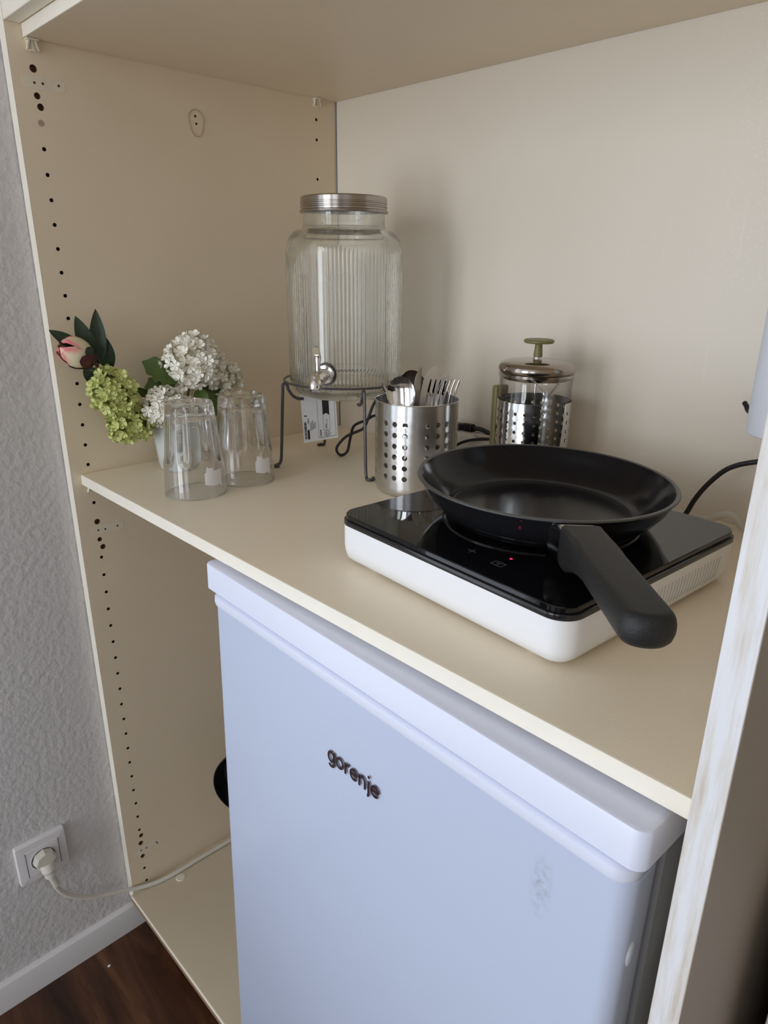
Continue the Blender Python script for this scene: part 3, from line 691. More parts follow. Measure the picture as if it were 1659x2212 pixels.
def cutlery(kind, label, top, foot, roll, length=None):
    """top: point where the business end is, foot: handle end in the cup; roll: which way the face looks"""
    top = Vector(top); foot = Vector(foot); d_ = (top-foot); L = d_.length; d_.normalize()
    face = Vector((math.cos(roll), math.sin(roll), 0)); face = (face-d_*face.dot(d_)).normalized(); xx = face.cross(d_).normalized()
    M_ = Matrix((( xx.x, face.x, d_.x, 0), (xx.y, face.y, d_.y, 0), (xx.z, face.z, d_.z, 0), (0, 0, 0, 1)))
    full = {'spoon': .1635, 'knife': .1825, 'fork': .170}[kind]
    kz = min(1.0, (top.z-(ZC+.004))/(full*d_.z))
    base = top-d_*full*kz
    M_ = Matrix.Translation(base) @ M_ @ Matrix.Diagonal((1, 1, kz, 1))
    if kind not in protos:
        o_ = obj(kind, {'spoon': spoon_bm, 'knife': knife_bm, 'fork': fork_bm}[kind](), {'spoon': cut_m, 'knife': kn_m, 'fork': cut_m}[kind], ang=50); protos[kind] = o_
    else: o_ = protos[kind].copy(); COL.objects.link(o_)
    o_.matrix_world = M_; tag(o_, label, kind, {'spoon': 'spoons in the steel holder', 'knife': 'knives in the steel holder', 'fork': 'forks in the steel holder'}[kind])
    return o_
lx, ly = .7281, .6855     # camera-right direction at the holder
def K(lat, dep, z): return (KX+lat*.728-dep*.6855, KY+lat*.6855+dep*.728, z)
cutlery('spoon', 'steel spoon at the front left of the holder, bowl facing out', K(-.026, -.006, .1535), K(-.004, -.02, .0), va-.15)
cutlery('spoon', 'taller steel spoon standing just right of the front left spoon', K(-.010, .010, .1605), K(.002, .02, .0), va+.2)
cutlery('spoon', 'steel spoon seen edge on at the far left of the holder', K(-.050, .008, .1425), K(-.02, .0, -.01), va-1.35)
cutlery('knife', 'thin knife blade seen edge on between the spoons and forks', K(.003, .004, .1655), K(-.01, 0, -.01), va+1.0)
cutlery('knife', 'tallest knife with its rounded blade face on, behind the forks', K(.0235, .018, .1670), K(-.006, -.01, -.01), va+.15)
cutlery('knife', 'short knife tip just showing behind the tops of the forks', K(.042, .014, .1590), K(.012, .0, -.01), va+.1)
cutlery('fork', 'leftmost steel fork at the front right of the holder', K(.0285, -.020, .1525), K(.012, -.030, .0), va+.35)
cutlery('fork', 'steel fork standing between two other forks in the holder', K(.0400, -.010, .1510), K(.022, -.012, .0), va+.9)
cutlery('fork', 'rightmost steel fork leaning on the holder rim', K(.0500, -.002, .1500), K(.030, .004, .0), va+.5)
cutlery('fork', 'small fork low behind the knife blade, tines fanned', K(.012, .018, .1300), K(.004, .03, -.02), va-.8)

# ------------------------------------------------------------------ french press
FX, FYY = .538, .425
fa = math.atan2(-.4015-FYY, 1.0905-FX)       # direction to where the slot faces
fp = thing('french_press', 'french press in a perforated steel sleeve with olive knob and handle', 'french press', (FX, FYY, ZC))
b_ = newbm(); sp = fa+R(17)
def spout(r, z, a):
    da = (a-sp+PI) % (2*PI)-PI; k = max(0, 1-abs(da)/.42)**1.15*max(0, min(1, (z-.146)/.030))
    return (r+.0100*k, z-.0190*k)
pr_ = [(0, .006), (.045, .006), (.0492, .010), (.0497, .02), (.0497, .150), (.0497, .160), (.0500, .168), (.0507, .1745), (.0512, .1765), (.0503, .1775), (.0488, .1745), (.0480, .168), (.0479, .150), (.0479, .02), (.0474, .012), (.044, .0085), (0, .0085)]
lathe(b_, pr_, 144, rad=spout); bk = obj('beaker', b_, beaker_glass, fp, ang=60)
b_ = newbm()
tube(b_, [(spout(.0508, .1762, 2*PI*i/160)[0]*math.cos(2*PI*i/160), spout(.0508, .1762, 2*PI*i/160)[0]*math.sin(2*PI*i/160), spout(.0508, .1762, 2*PI*i/160)[1]) for i in range(160)], .0012, 8, closed=True, smooth=False)
obj('pouring_rim', b_, glass('thick rim glass', (0.97, 0.98, 0.975), 0.0, 1.47, 1.0), bk)
b_ = newbm(); lathe(b_, [(0, .1965), (.010, .1965), (.030, .1955), (.044, .1935), (.0500, .1905), (.0524, .1860), (.0522, .1815), (.0500, .1785), (.0470, .1775), (.0462, .1705), (.0455, .1700), (.0455, .1775), (0, .1780)], 96)
lid = obj('lid', b_, press_lid, fp, ang=60)
b_ = newbm(); lathe(b_, [(0, .2000), (.0055, .2000), (.0060, .1985), (.0068, .1962), (0, .1960)], 32); obj('knob_collar', b_, steel, lid)
b_ = newbm(); lathe(b_, [(0, .1995), (.0062, .1995), (.0055, .2080), (.0050, .2160), (.0060, .2172), (.0190, .2180), (.0206, .2198), (.0206, .2212), (.0190, .2228), (0, .2234)], 48); obj('knob', b_, olive, lid)
b_ = newbm(); lathe(b_, [(0, .1975), (.0017, .1975), (.0017, .034), (0, .034)], 16); obj('plunger_rod', b_, steel, fp)
b_ = newbm(); lathe(b_, [(0, .036), (.020, .036), (.0470, .031), (.0472, .026), (.020, .028), (0, .028)], 48); obj('plunger_disc', b_, steel, fp)
b_ = newbm(); SR = .0515
vb = [0.0, .0085]+[.0085+.0125*(k+1) for k in range(10)]+[.1415]
step = 15
def fsl(u_, v_):
    rel = math.degrees(u_-fa)
    if 54 < rel < 56: u_ -= R(13)*(1-v_/.1415)
    return Vector((SR*math.cos(u_), SR*math.sin(u_), v_))
for i in range(24):
    u0 = fa+R(step*i+10); u1 = u0+R(step)
    ctr = step*i+1.5+step/2
    for j in range(len(vb)-1):
        if i in (0, 1, 2) and vb[j] > .012:
            continue
        cell(b_, fsl, u0, u1, vb[j], vb[j+1], .0024 if 1 <= j <= 10 else 0, 1/SR)
t_ = newbm(); lathe(t_, [(0, .0), (SR, .0)], 96); bmesh.ops.rotate(t_, verts=t_.verts, cent=(0, 0, 0), matrix=Matrix.Rotation(fa+R(10), 3, 'Z')); join(b_, t_)
solidify(b_, .0008)
slv = obj('steel_sleeve', b_, steel, fp, ang=40, recalc=False)
b_ = newbm(); ha = math.atan2(.0124, -.0624)
M_ = Matrix.Rotation(ha, 4, 'Z')
box(b_, .066, -.0125, .008, .0765, .0125, .1510, .003, 3, M=M_)
box(b_, .050, -.009, .118, .068, .009, .134, .002, 2, M=M_); box(b_, .050, -.009, .010, .068, .009, .024, .002, 2, M=M_)
obj('handle', b_, olive, fp)

# ------------------------------------------------------------------ drink dispenser jar, tap and wire stand
JX, JY = .2240, .3470
ds = thing('drink_dispenser', 'large ribbed glass drink dispenser with steel screw lid and chrome tap', 'drink dispenser', (JX, JY, .0985))
outer = [(0, .1055), (.045, .1050), (.052, .1015), (.058, .1005), (.064, .1010), (.072, .1035), (.080, .1085), (.0855, .1150), (.0885, .1215), (.0895, .1290)]
nz = 12
outer += [(.0895, .1290+(.318-.129)*k/nz) for k in range(1, nz+1)]
outer += [(.0896, .3225), (.0888, .3300), (.0862, .3375), (.0820, .3440), (.0765, .3490), (.0700, .3520), (.0650, .3530), (.0630, .3545), (.0620, .3570), (.0620, .3880)]
inner = [(.0585, .3880), (.0585, .3570), (.0600, .3500), (.0660, .3475), (.0740, .3440), (.0800, .3390), (.0838, .3330), (.0855, .3250)]
inner += [(.0860, .318-(.318-.129)*k/nz) for k in range(0, nz+1)]
inner += [(.0850, .1220), (.0810, .1160), (.0740, .1125), (.0600, .1110), (0, .1105)]
NR = 96
def ribs(r, z, a):
    if r > .0890 and .1225 < z < .3205:
        k = min(1, (z-.1225)/.006, (.3205-z)/.003); da = abs((a-R(-68.5)+PI) % (2*PI)-PI); k *= max(0, min(1, (da-R(6.5))/R(1.5))); return (r+.0014*k*(abs(math.cos(a*NR/2))**.8-.5), z)
    return (r, z)
b_ = newbm(); lathe(b_, outer+inner, NR*8, rad=ribs, M=Matrix.Translation((0, 0, -.0985))); obj('glass_jar', b_, jar_glass, ds, ang=80)
b_ = newbm()
lp = [(0, .3985), (.058, .3985), (.0635, .3978), (.0652, .3962), (.0652, .3900), (.0660, .3893), (.0660, .3880), (.0650, .3872), (.0650, .3852), (.0660, .3843), (.0660, .3830), (.0650, .3820), (.0650, .3795), (.0668, .3782), (.0672, .3765), (.0665, .3752), (.0640, .3748), (.0632, .3760), (.0632, .3950), (0, .3960)]
lathe(b_, lp, 96, M=Matrix.Translation((0, 0, -.0985))); obj('screw_lid', b_, brushed_lid, ds, ang=30)
ta = R(-60); er = Vector((math.cos(ta), math.sin(ta), 0)); zt_ = .1465-.0985
TM = Matrix.Translation(er*.0885+Vector((0, 0, zt_))) @ Matrix.Rotation(ta, 4, 'Z') @ Matrix.Rotation(PI/2, 4, 'Y')    # local z points out of the jar, local x down
tap = newbm()
lathe(tap, [(0, .0025), (.0140, .0025), (.0145, .0045), (.0135, .0070), (.0090, .0080), (.0085, .012), (0, .012)], 40, M=TM)
p0 = er*.0985+Vector((0, 0, zt_)); 
tube(tap, [p0, p0+er*.012, p0+er*.025+Vector((0, 0, -.001)), p0+er*.0345+Vector((0, 0, -.007)), p0+er*.0395+Vector((0, 0, -.0175))], .009, 20, 6, rs=[.0095, .0105, .0118, .0112, .0098, .0086])
tapo = obj('tap', tap, chrome, ds)
b_ = newbm(); lathe(b_, [(0, 0), (.0165, 0), (.0172, .0012), (.0168, .0028), (0, .0028)], 40, M=TM); obj('washer', b_, washer_m, tapo)
b_ = newbm(); q0 = p0+er*.024
tube(b_, [q0+Vector((0, 0, .006)), q0+Vector((0, 0, .0245))], .0040, 16, 2, smooth=False)
tube(b_, [q0+Vector((0, 0, .0225)), q0+Vector((0, 0, .0300)), q0+er*.001+Vector((0, 0, .0335))], .0046, 14, 4)
obj('valve_stem', b_, chrome, tapo)
b_ = newbm()
d_ = (er*.45+Vector((0, 0, 1))).normalized(); s_ = Vector((-er.y, er.x, 0)); n_ = d_.cross(s_)
rings = []
for a, w, th in ((-.008, .003, .0016), (-.002, .0048, .0022), (.006, .0046, .0022), (.013, .0044, .0018), (.0165, .0036, .0016), (.0185, .0018, .0012)):
    c0 = q0+Vector((0, 0, .0285))+d_*a
    rings.append([c0+s_*w+n_*th, c0+s_*w*.4+n_*th*1.5, c0-s_*w*.4+n_*th*1.5, c0-s_*w+n_*th, c0-s_*w-n_*th, c0+s_*w-n_*th])
loops(b_, rings); obj('lever', b_, chrome, tapo, ang=50)
# wire stand
st = thing('wire_stand', 'dark grey wire stand with four legs carrying the glass dispenser', 'stand', (JX, JY, ZC))
b_ = newbm(); tube(b_, [(.0995*math.cos(2*PI*i/96), .0995*math.sin(2*PI*i/96), .1400) for i in range(96)], .0017, 10, closed=True, smooth=False); obj('ring', b_, dark_steel, st)
for az in (-118, -25, 160, 64):
    a = R(az); e_ = Vector((math.cos(a), math.sin(a), 0)); t2 = Vector((-e_.y, e_.x, 0)); U = Vector((0, 0, 1)); b_ = newbm()
    tube(b_, [e_*.070+U*.1105, e_*.080+U*.1115, e_*.088+U*.1170, e_*.0945+U*.1270, e_*.0960+U*.1335, e_*.0993+U*.1368, e_*.1028+U*.1335, e_*.1033+U*.124, e_*.106+U*.08, e_*.109+U*.03, e_*.1105+U*.012, e_*.1135+U*.0045, e_*.118+U*.0026,
              e_*.121+t2*.003+U*.0026, e_*.120+t2*.009+U*.0026, e_*.115+t2*.0105+U*.0038], .0025, 10, 6)
    obj('leg', b_, dark_steel, st)
# product tag hanging under the jar
tc3 = [Vector(p) for p in ((.1756, .2899, .1026), (.1783, .2932, .0192), (.2141, .3374, .0281), (.2123, .3351, .0961))]
ux = (tc3[2]-tc3[1]); TW = ux.length; ux = Vector((ux.x, ux.y, 0)).normalized(); uz = Vector((0, 0, 1)); un = ux.cross(uz)
tg = thing('product_tag', 'white printed paper tag hanging below the glass dispenser', 'tag', tc3[1])
TMx = Matrix(((ux.x, uz.x, -un.x*-1, 0), (ux.y, uz.y, un.y, 0), (ux.z, uz.z, un.z, 0), (0, 0, 0, 1)))
def tagp(u_, v_, off=0.0):   # u 0..1 across, v 0..1 up the tag
    a = tc3[1].lerp(tc3[2], u_); b2 = tc3[0].lerp(tc3[3], u_); return a.lerp(b2, v_)+un*(-off)*sgn
sgn = 1
camv = Vector((1.09, -.40, .30))-tc3[1]
if un.dot(camv) > 0: sgn = -1
def tquad(bm_, u0, v0, u1, v1, o0=.0003, o1=.0006):
    q = [(u0, v0), (u1, v0), (u1, v1), (u0, v1)]
    loops(bm_, [[tagp(a, c_, o0) for a, c_ in q], [tagp(a, c_, o1) for a, c_ in q]])
b_ = newbm()
grid = [[tagp(i/8, j/10, .0003) for i in range(9)] for j in range(11)]
loops(b_, [[tagp(0, 0, 0), tagp(1, 0, 0), tagp(1, 1, 0), tagp(0, 1, 0)], [tagp(0, 0, .0003), tagp(1, 0, .0003), tagp(1, 1, .0003), tagp(0, 1, .0003)]])
pa = obj('paper', b_, paper_w, tg, True)
b_ = newbm()
rb = random.Random(9); v = .07
while v < .42:                                   # bar code, bars across
    h_ = rb.choice((.004, .006, .009)); tquad(b_, .045, v, .115, v+h_); v += h_+rb.choice((.003, .005, .008))
tquad(b_, .13, .06, .19, .26)
for k in range(5): tquad(b_, .22+.035*k, .24+.01*k, .232+.035*k, .40+.03*((k*7) % 3))
tquad(b_, .155, .38, .165, .50); tquad(b_, .18, .38, .19, .50); tquad(b_, .155, .43, .19, .45)
tquad(b_, .06, .54, .15, .56)
for u0, v0, u1, v1 in ((.45, .06, .457, 1), (.45, .06, .955, .068), (.948, .06, .955, 1), (.60, .22, .606, .57), (.60, .22, .79, .227), (.785, .22, .79, .57)): tquad(b_, u0, v0, u1, v1)
loops(b_, [[tagp(a, c_, o_) for a, c_ in ((.60, .57), (.695, .615), (.79, .57), (.79, .99), (.60, .99))] for o_ in (.0003, .0006)])
tquad(b_, .665, .26, .68, .37); tquad(b_, .70, .26, .71, .48)
for i in range(20):
    a, c_ = 2*PI*i/20, 2*PI*(i+1)/20; r0, r1 = .072, .085
    q = [(r0, a), (r1, a), (r1, c_), (r0, c_)]
    loops(b_, [[tagp(.70+r_*math.cos(t2_), .14+r_*.75*math.sin(t2_), o_) for r_, t2_ in q] for o_ in (.0003, .0006)])
tquad(b_, .67, .11, .69, .17); tquad(b_, .72, .11, .735, .16)
tquad(b_, .50, .09, .525, .24)
obj('print', b_, ink, pa, True, ang=20)

# ------------------------------------------------------------------ two upturned tumblers
def tumbler(x, y, rot, label, stick):
    g = thing('drinking_glass', label, 'glass', (x, y, ZC), Matrix.Rotation(rot, 4, 'Z'), 'upturned drinking glasses')
    N = 10
    def flute(r, z, a, outer=0):
        if outer and r > .02 and .048 < z:
            k = max(0, min(1, (z-.048)/.010))*min(1, max(0, (.1325-z)/.004)); c_ = abs(math.cos(a*N/2))
            return (r*(1-.095*k*(1-c_)+.022*k), z)
        return (r, z)
    pr_ = [(0, .1280), (.018, .1285), (.026, .1300), (.0295, .1332), (.0318, .1328), (.0334, .1300), (.0342, .1240), (.0357, .1080), (.0374, .0900), (.0392, .0700), (.0404, .0575), (.0410, .0540), (.0416, .0505), (.0421, .0480), (.0424, .0450),
           (.0432, .0300), (.0441, .0100), (.0446, .0020), (.0443, .0006), (.0438, .0002), (.0433, .0008), (.0428, .0050), (.0419, .0250), (.0409, .0400), (.0398, .0500), (.0372, .0700), (.0347, .0900), (.0326, .1060), (.0305, .1120), (.0265, .1145), (.0180, .1158), (0, .1160)]
    pr_ = [(r, z, 1 if k < 18 else 0) for k, (r, z) in enumerate(pr_)]
    b_ = newbm(); lathe(b_, pr_, 160, rad=flute)
    obj('glass_body', b_, tumbler_glass, g, ang=60)
    # torn white price sticker on the wall of the glass
    b_ = newbm(); Wi = W[g].inverted(); u0, u1, z0, z1 = stick
    cv = math.atan2(-.4015-y, 1.0905-x)-rot
    pts = [(0, .22), (.03, .62), (.10, .70), (.12, 1.0), (.28, .86), (.48, .90), (.52, .72), (.98, .74), (1.0, .0), (.78, .10), (.4, .14)]
    def on(a, h, o_): 
        an = cv+u0+(u1-u0)*a; z = z0+(z1-z0)*h; rr_ = .0446-.0005*max(0, (z-.01)/.02)-max(0, z-.045)*.05+o_
        return Vector((rr_*math.cos(an), rr_*math.sin(an), z))
    n = 14; rows = []
    for i in range(n+1):
        a = i/n
        lo = .22-.10*min(1, a*2.2) if a < .8 else .10*(1-a)/.2
        hi = (.68 if a < .1 else .98-(a-.1)*1.0 if a < .25 else .86 if a < .5 else .73)
        rows.append((on(a, lo, .0002), on(a, hi, .0002), on(a, hi, .0005), on(a, lo, .0005)))
    loops(b_, [list(r_) for r_ in rows]); obj('sticker', b_, paper_w, g)
    return g
tumbler(.2000, .0760, .15, 'clear glass tumbler upside down, nearer the counter front', (.30, .95, .014, .050))
tumbler(.1950, .1650, .35, 'clear glass tumbler upside down, behind the nearer one beside the wire stand', (.35, .95, .014, .050))

# ------------------------------------------------------------------ flowers
def frame(n):
    n = Vector(n).normalized(); a = Vector((0, 0, 1)) if abs(n.z) < .9 else Vector((1, 0, 0)); s = n.cross(a).normalized(); return n, s, n.cross(s)
def floret(bm_, c, n, size, rg):
    n, s, t_ = frame(n); a0 = rg.uniform(0, 2*PI); cup = rg.uniform(.2, .75); c = Vector(c)
    cv = bm_.verts.new(c)
    for k in range(5):
        a = a0+2*PI*k/5; d_ = s*math.cos(a)+t_*math.sin(a); e_ = -s*math.sin(a)+t_*math.cos(a); q = []
        for rad_, wd in ((.36, .20), (.70, .42), (.95, .34), (1.06, .0), (.95, -.34), (.70, -.42), (.36, -.20)):
            q.append(bm_.verts.new(c+d_*rad_*size+e_*wd*size+n*(cup*rad_**2*size+abs(wd)*.18*size)))
        m_ = bm_.verts.new(c+d_*.62*size+n*(cup*.30*size))
        bm_.faces.new((cv, q[0], m_)); bm_.faces.new((cv, m_, q[6]))
        for i in range(6): bm_.faces.new((q[i], q[i+1], m_))
def bloom(c, rx, ry, rz, n, size, seed, rotM=None, half=-1.0):
    rg = random.Random(seed); bm_ = newbm(); c = Vector(c)
    for i in range(n):
        z = 1-2*(i+.5)/n; a = i*2.39996
        if z < half: continue
        v_ = Vector((math.sqrt(1-z*z)*math.cos(a), math.sqrt(1-z*z)*math.sin(a), z))
        v_ += Vector([rg.uniform(-.12, .12) for _ in range(3)]); k = rg.uniform(.86, 1.05)
        p = Vector((v_.x*rx, v_.y*ry, v_.z*rz))*k
        nn = v_+Vector([rg.uniform(-.62, .62) for _ in range(3)])
        if rotM: p = rotM @ p; nn = rotM @ nn
        floret(bm_, c+p, nn, size*rg.uniform(.8, 1.12), rg)
    return bm_
def leaf(bm_, base, tip, width, nrm, fold=.25, curl=.0, lobed=False, seed=0):
    base = Vector(base); tip = Vector(tip); d_ = tip-base; L = d_.length; d_.normalize(); nrm = Vector(nrm); nrm = (nrm-d_*nrm.dot(d_)).normalized(); s = d_.cross(nrm); rg = random.Random(seed)
    n = 14; rows = []
    for i in range(n+1):
        u_ = i/n; w = width*math.sin(PI*min(1, u_**.85))**.75*(1-.12*u_)
        if lobed: w *= (1+.16*math.sin(u_*26)*(.4+u_)+rg.uniform(-.07, .07)); 
        if i in (0, n): w = .0004
        c0 = base+d_*L*u_+nrm*curl*L*math.sin(PI*u_)
        rows.append([c0+s*w*k+nrm*(abs(k)*w*fold) for k in (-1, -.5, 0, .5, 1)])
    top = [[bm_.verts.new(p) for p in r_] for r_ in rows]; bot = [[bm_.verts.new(p-nrm*.0004) for p in r_] for r_ in rows]
    for G, fl in ((top, False), (bot, True)):
        for i in range(n):
            for k in range(4):
                f_ = (G[i][k], G[i][k+1], G[i+1][k+1], G[i+1][k]); bm_.faces.new(f_[::-1] if fl else f_)
    for i in range(n):
        bm_.faces.new((top[i][0], top[i+1][0], bot[i+1][0], bot[i][0])); bm_.faces.new((top[i+1][4], top[i][4], bot[i][4], bot[i+1][4]))
VX, VY = .0600, .1230
vs = newbm(); lathe(vs, [(0, 0), (.0255, 0), (.0285, .0015), (.0300, .008), (.0335, .045), (.0368, .083), (.0372, .0865), (.0362, .087), (.0350, .0850), (.0318, .045), (.0285, .010), (.0270, .006), (0, .006)], 64, VX, VY, ZC)
vo = obj('flower_pot', vs, ceramic); tag(vo, 'small pale grey glazed pot holding artificial flowers, behind the tumblers', 'flower pot'); origin_to(vo, (VX, VY, ZC))
def flower(label, c, rr, n, size, seed, pm_, stem_pts, leaves, smat=stem_g, lm=leaf_m, rotM=None, core=None):
    f = thing('artificial_flower', label, 'flower', stem_pts[0], group='artificial flowers in the pot')
    b_ = bloom(c, *rr, n, size, seed, rotM); obj('bloom', b_, pm_, f, True, ang=80, recalc=False)
    b_ = newbm(); M_ = rotM if rotM else None
    ball(b_, c, 1, tuple(q*.80 for q in rr), M=M_, sub=3); obj('bloom_core', b_, core or leaf_d, f, True)
    b_ = newbm(); tube(b_, stem_pts, .0017, 8, 5); obj('stem', b_, smat, f, True)
    for k, (a, c_, w, nn, fo, cu, lb) in enumerate(leaves):
        b_ = newbm(); leaf(b_, a, c_, w, nn, fo, cu, lb, k+seed); obj('leaf', b_, lm, f, True, ang=60, recalc=False)
    return f
core_w = mat('shaded ivory flower heart', (0.55, 0.54, 0.38), 0.8); core_g = mat('olive flower heart', (0.20, 0.23, 0.06), 0.8)
flower('large round white hydrangea-like bloom, highest in the small pot', (.085, .1520, .1570), (.041, .041, .038), 190, .0080, 3, petal_w,
       [(VX, VY, ZC+.008), (.064, .13, .05), (.078, .145, .115), (.083, .150, .14)],
       [((.070, .135, .128), (.040, .088, .158), .022, (.7, -.5, .4), .15, .05, True), ((.066, .128, .125), (.045, .085, .118), .020, (.8, -.4, .3), .15, .03, True),
        ((.09, .155, .115), (.112, .150, .082), .012, (.8, -.5, .3), .3, .05, False), ((.075, .165, .115), (.075, .215, .100), .019, (.8, -.5, .2), .15, .05, True), ((.08, .16, .11), (.082, .19, .065), .018, (.8, -.5, .2), .15, .05, True)], core=core_w)
flower('small white bloom low on the left, half behind the nearer tumbler', (.082, .1020, .0905), (.027, .031, .027), 112, .0076, 7, petal_w,
       [(VX+.004, VY-.006, ZC+.008), (.068, .112, .05), (.076, .106, .075)], [((.064, .112, .085), (.040, .072, .120), .010, (.8, -.5, .3), .5, -.18, False), ((.062, .108, .08), (.043, .064, .085), .013, (.7, -.5, .5), .3, .1, True)], core=core_w)
flower('white bloom trailing to the right behind the large white one', (.062, .2080, .1220), (.027, .037, .027), 112, .0076, 11, petal_w,
       [(VX-.004, VY+.010, ZC+.008), (.060, .150, .06), (.061, .185, .100)], [((.06, .175, .09), (.063, .222, .062), .015, (.8, -.4, .1), .2, .05, True)], core=core_w)
RG = Matrix.Rotation(R(24), 4, 'X')
flower('long lime green bloom hanging over the left side of the pot', (.058, .0310, .1160), (.028, .028, .038), 165, .0080, 21, petal_g,
       [(VX-.002, VY-.010, ZC+.008), (.056, .100, .055), (.054, .066, .088), (.056, .045, .105)], [((.055, .075, .082), (.050, .018, .066), .011, (.8, -.5, .3), .4, .1, False)], rotM=RG, core=core_g)
flower('lower lime green bloom, its petals drooping nearest the counter', (.060, .0500, .0700), (.026, .032, .026), 120, .0080, 33, petal_g,
       [(VX+.002, VY-.013, ZC+.008), (.058, .102, .045), (.058, .075, .062)], [], core=core_g)
# peony bud with long dark leaves
pe = thing('artificial_flower', 'pink and ivory peony bud with dark leaves, far left by the panel edge', 'flower', (VX-.008, VY-.010, ZC+.008), group='artificial flowers in the pot')
PC = Vector((.047, -.0140, .1810)); ax_ = Vector((.05, -.80, .42)).normalized()     # bud points out and up to the left
n_, s_, t_ = frame(ax_); cd_ = Vector((1.04, -.39, .12)); ac = math.atan2(cd_.dot(t_), cd_.dot(s_))
b_ = newbm()
lay = b_.verts.layers.float.new('tip')
def petal_patch(bm_, a0, aw, R0, L0, L1, off):
    rows = []
    for i in range(11):
        u_ = i/10; ph = L0+(L1-L0)*u_; row = []
        for k in range(9):
            w_ = -1+2*k/8; ww = aw*math.sin(PI*(.12+.80*u_))**.6 if u_ > .5 else aw*(.45+.55*math.sin(PI*u_))
            a = a0+ww*w_; rr_ = (R0+off)*math.sin(ph)*(1+.04*w_*w_); zz = -(R0+off)*1.30*math.cos(ph)
            edge = (1-u_)*.0
            p = PC+n_*(zz+(.0 if abs(w_) < .6 else -.002*(abs(w_)-.6)*u_*3))+(s_*math.cos(a)+t_*math.sin(a))*rr_
            v_ = bm_.verts.new(p)
            v_[lay] = max(0, min(1, (u_-.60)*2.8+(abs(w_)-.70)*1.1*u_)); row.append(v_)
        rows.append(row)
    for i in range(10):
        for k in range(8): bm_.faces.new((rows[i][k], rows[i][k+1], rows[i+1][k+1], rows[i+1][k]))
for k in range(3): petal_patch(b_, k*2*PI/3+.3, 1.15, .0200, .25, 2.85, -.0012)
for k in range(4): petal_patch(b_, k*2*PI/4+1.0, .85, .0205, .20, 2.45, .0006)
obj('petals', b_, peony_m, pe, True, ang=80, recalc=False)
b_ = newbm()
for k, (aw, L1) in enumerate(((.62, 1.45), (.55, 1.25), (.60, 1.55))):
    lay = b_.verts.layers.float.get('tip') or b_.verts.layers.float.new('tip'); petal_patch(b_, ac+.35+k*2*PI/3, aw, .0205, .05, L1, .0022)
obj('sepals', b_, leaf_d, pe, True, ang=80, recalc=False)
b_ = newbm(); lay = b_.verts.layers.float.new('tip'); petal_patch(b_, ac-.25, .62, .0205, .30, 1.55, .0040); obj('bud_scale', b_, sepal_m, pe, True, ang=80, recalc=False)
b_ = newbm(); ss = PC-n_*.026
tube(b_, [(VX-.008, VY-.010, ZC+.008), (.050, .085, .070), (.047, .050, .118), (.046, .024, .148), ss], .0028, 10, 6); obj('stem', b_, stem_b, pe, True)
for k, (a, c_, w, nn, fo, cu) in enumerate((((.045, .012, .168), (.042, -.0050, .2300), .013, (.9, -.3, .1), .2, .04), ((.043, .020, .160), (.040, .0260, .2385), .0125, (.9, -.3, .1), .35, .06), ((.044, .036, .150), (.040, .0215, .2130), .0145, (.9, -.3, .1), .3, .05),
                                             ((.046, -.006, .186), (.042, -.0440, .2125), .0095, (.8, -.4, .2), .3, .05), ((.047, -.004, .158), (.046, .0180, .1300), .012, (.9, -.3, .1), .25, .08), ((.047, .004, .150), (.044, .030, .1225), .011, (.9, -.3, .1), .25, .05))):
    b_ = newbm(); leaf(b_, a, c_, w, nn, fo, cu, False, k); obj('leaf', b_, leaf_d, pe, True, ang=60, recalc=False)

# ------------------------------------------------------------------ power strip, plugs and cables at the back
ps = thing('power_strip', 'white power strip lying against the back behind the steel holder', 'power strip', (.42, .487, ZC))
b_ = newbm(); rloft(b_, .27, .050, .020, [(.003, 0), (0, .004), (0, .042), (.003, .051), (.009, .0560)], .442, .4900, Matrix.Translation((0, 0, ZC)), n=8); pso = obj('housing', b_, white_pl, ps, True)
for k in range(4):
    b_ = newbm()
    lathe(b_, [(.0195, .0412), (.0190, .0418), (.0178, .0412), (.0178, .0404), (.0195, .0404)], 32, .345+.062*k, .4900, ZC+.0155); obj('outlet_ring', b_, grey_pl, pso, True)
hp = thing('holder_lead', 'thick black lead with a ribbed plug on the white power strip', 'power cord', (.335, .49, .028))
b_ = newbm(); rings = []
for x_, h_, w_, zc_ in ((.318, .010, .011, .036), (.326, .0125, .0125, .037), (.338, .0125, .012, .039), (.350, .0100, .0105, .042), (.357, .0078, .0085, .0445)):
    rings.append([Vector((x_, .492+y_, zc_+z_)) for y_, z_ in rrect(w_*2, h_*2, .005, 4)])
loops(b_, rings); hpp = obj('plug', b_, black_pl, hp, True)
b_ = newbm()
for k in range(4):
    x_ = .3595+k*.0052; tube(b_, [(x_, .492, .0455+k*.0006), (x_+.0036, .492, .0458+k*.0006)], .0088-.0004*k, 14, 2, smooth=False)
tube(b_, [(.355, .492, .0448), (.381, .492, .0485)], .0052, 12, 2, smooth=False)
obj('strain_relief', b_, black_pl, hpp, True)
b_ = newbm(); tube(b_, [(.379, .492, .0484), (.392, .493, .0490), (.404, .495, .0462), (.416, .498, .0395), (.428, .502, .028), (.442, .506, .012), (.462, .508, -.006), (.50, .508, -.0095), (.58, .510, -.0095), (.68, .505, -.0095)], .0038, 12, 6); obj('cable', b_, black_pl, hp, True)
th = newbm()
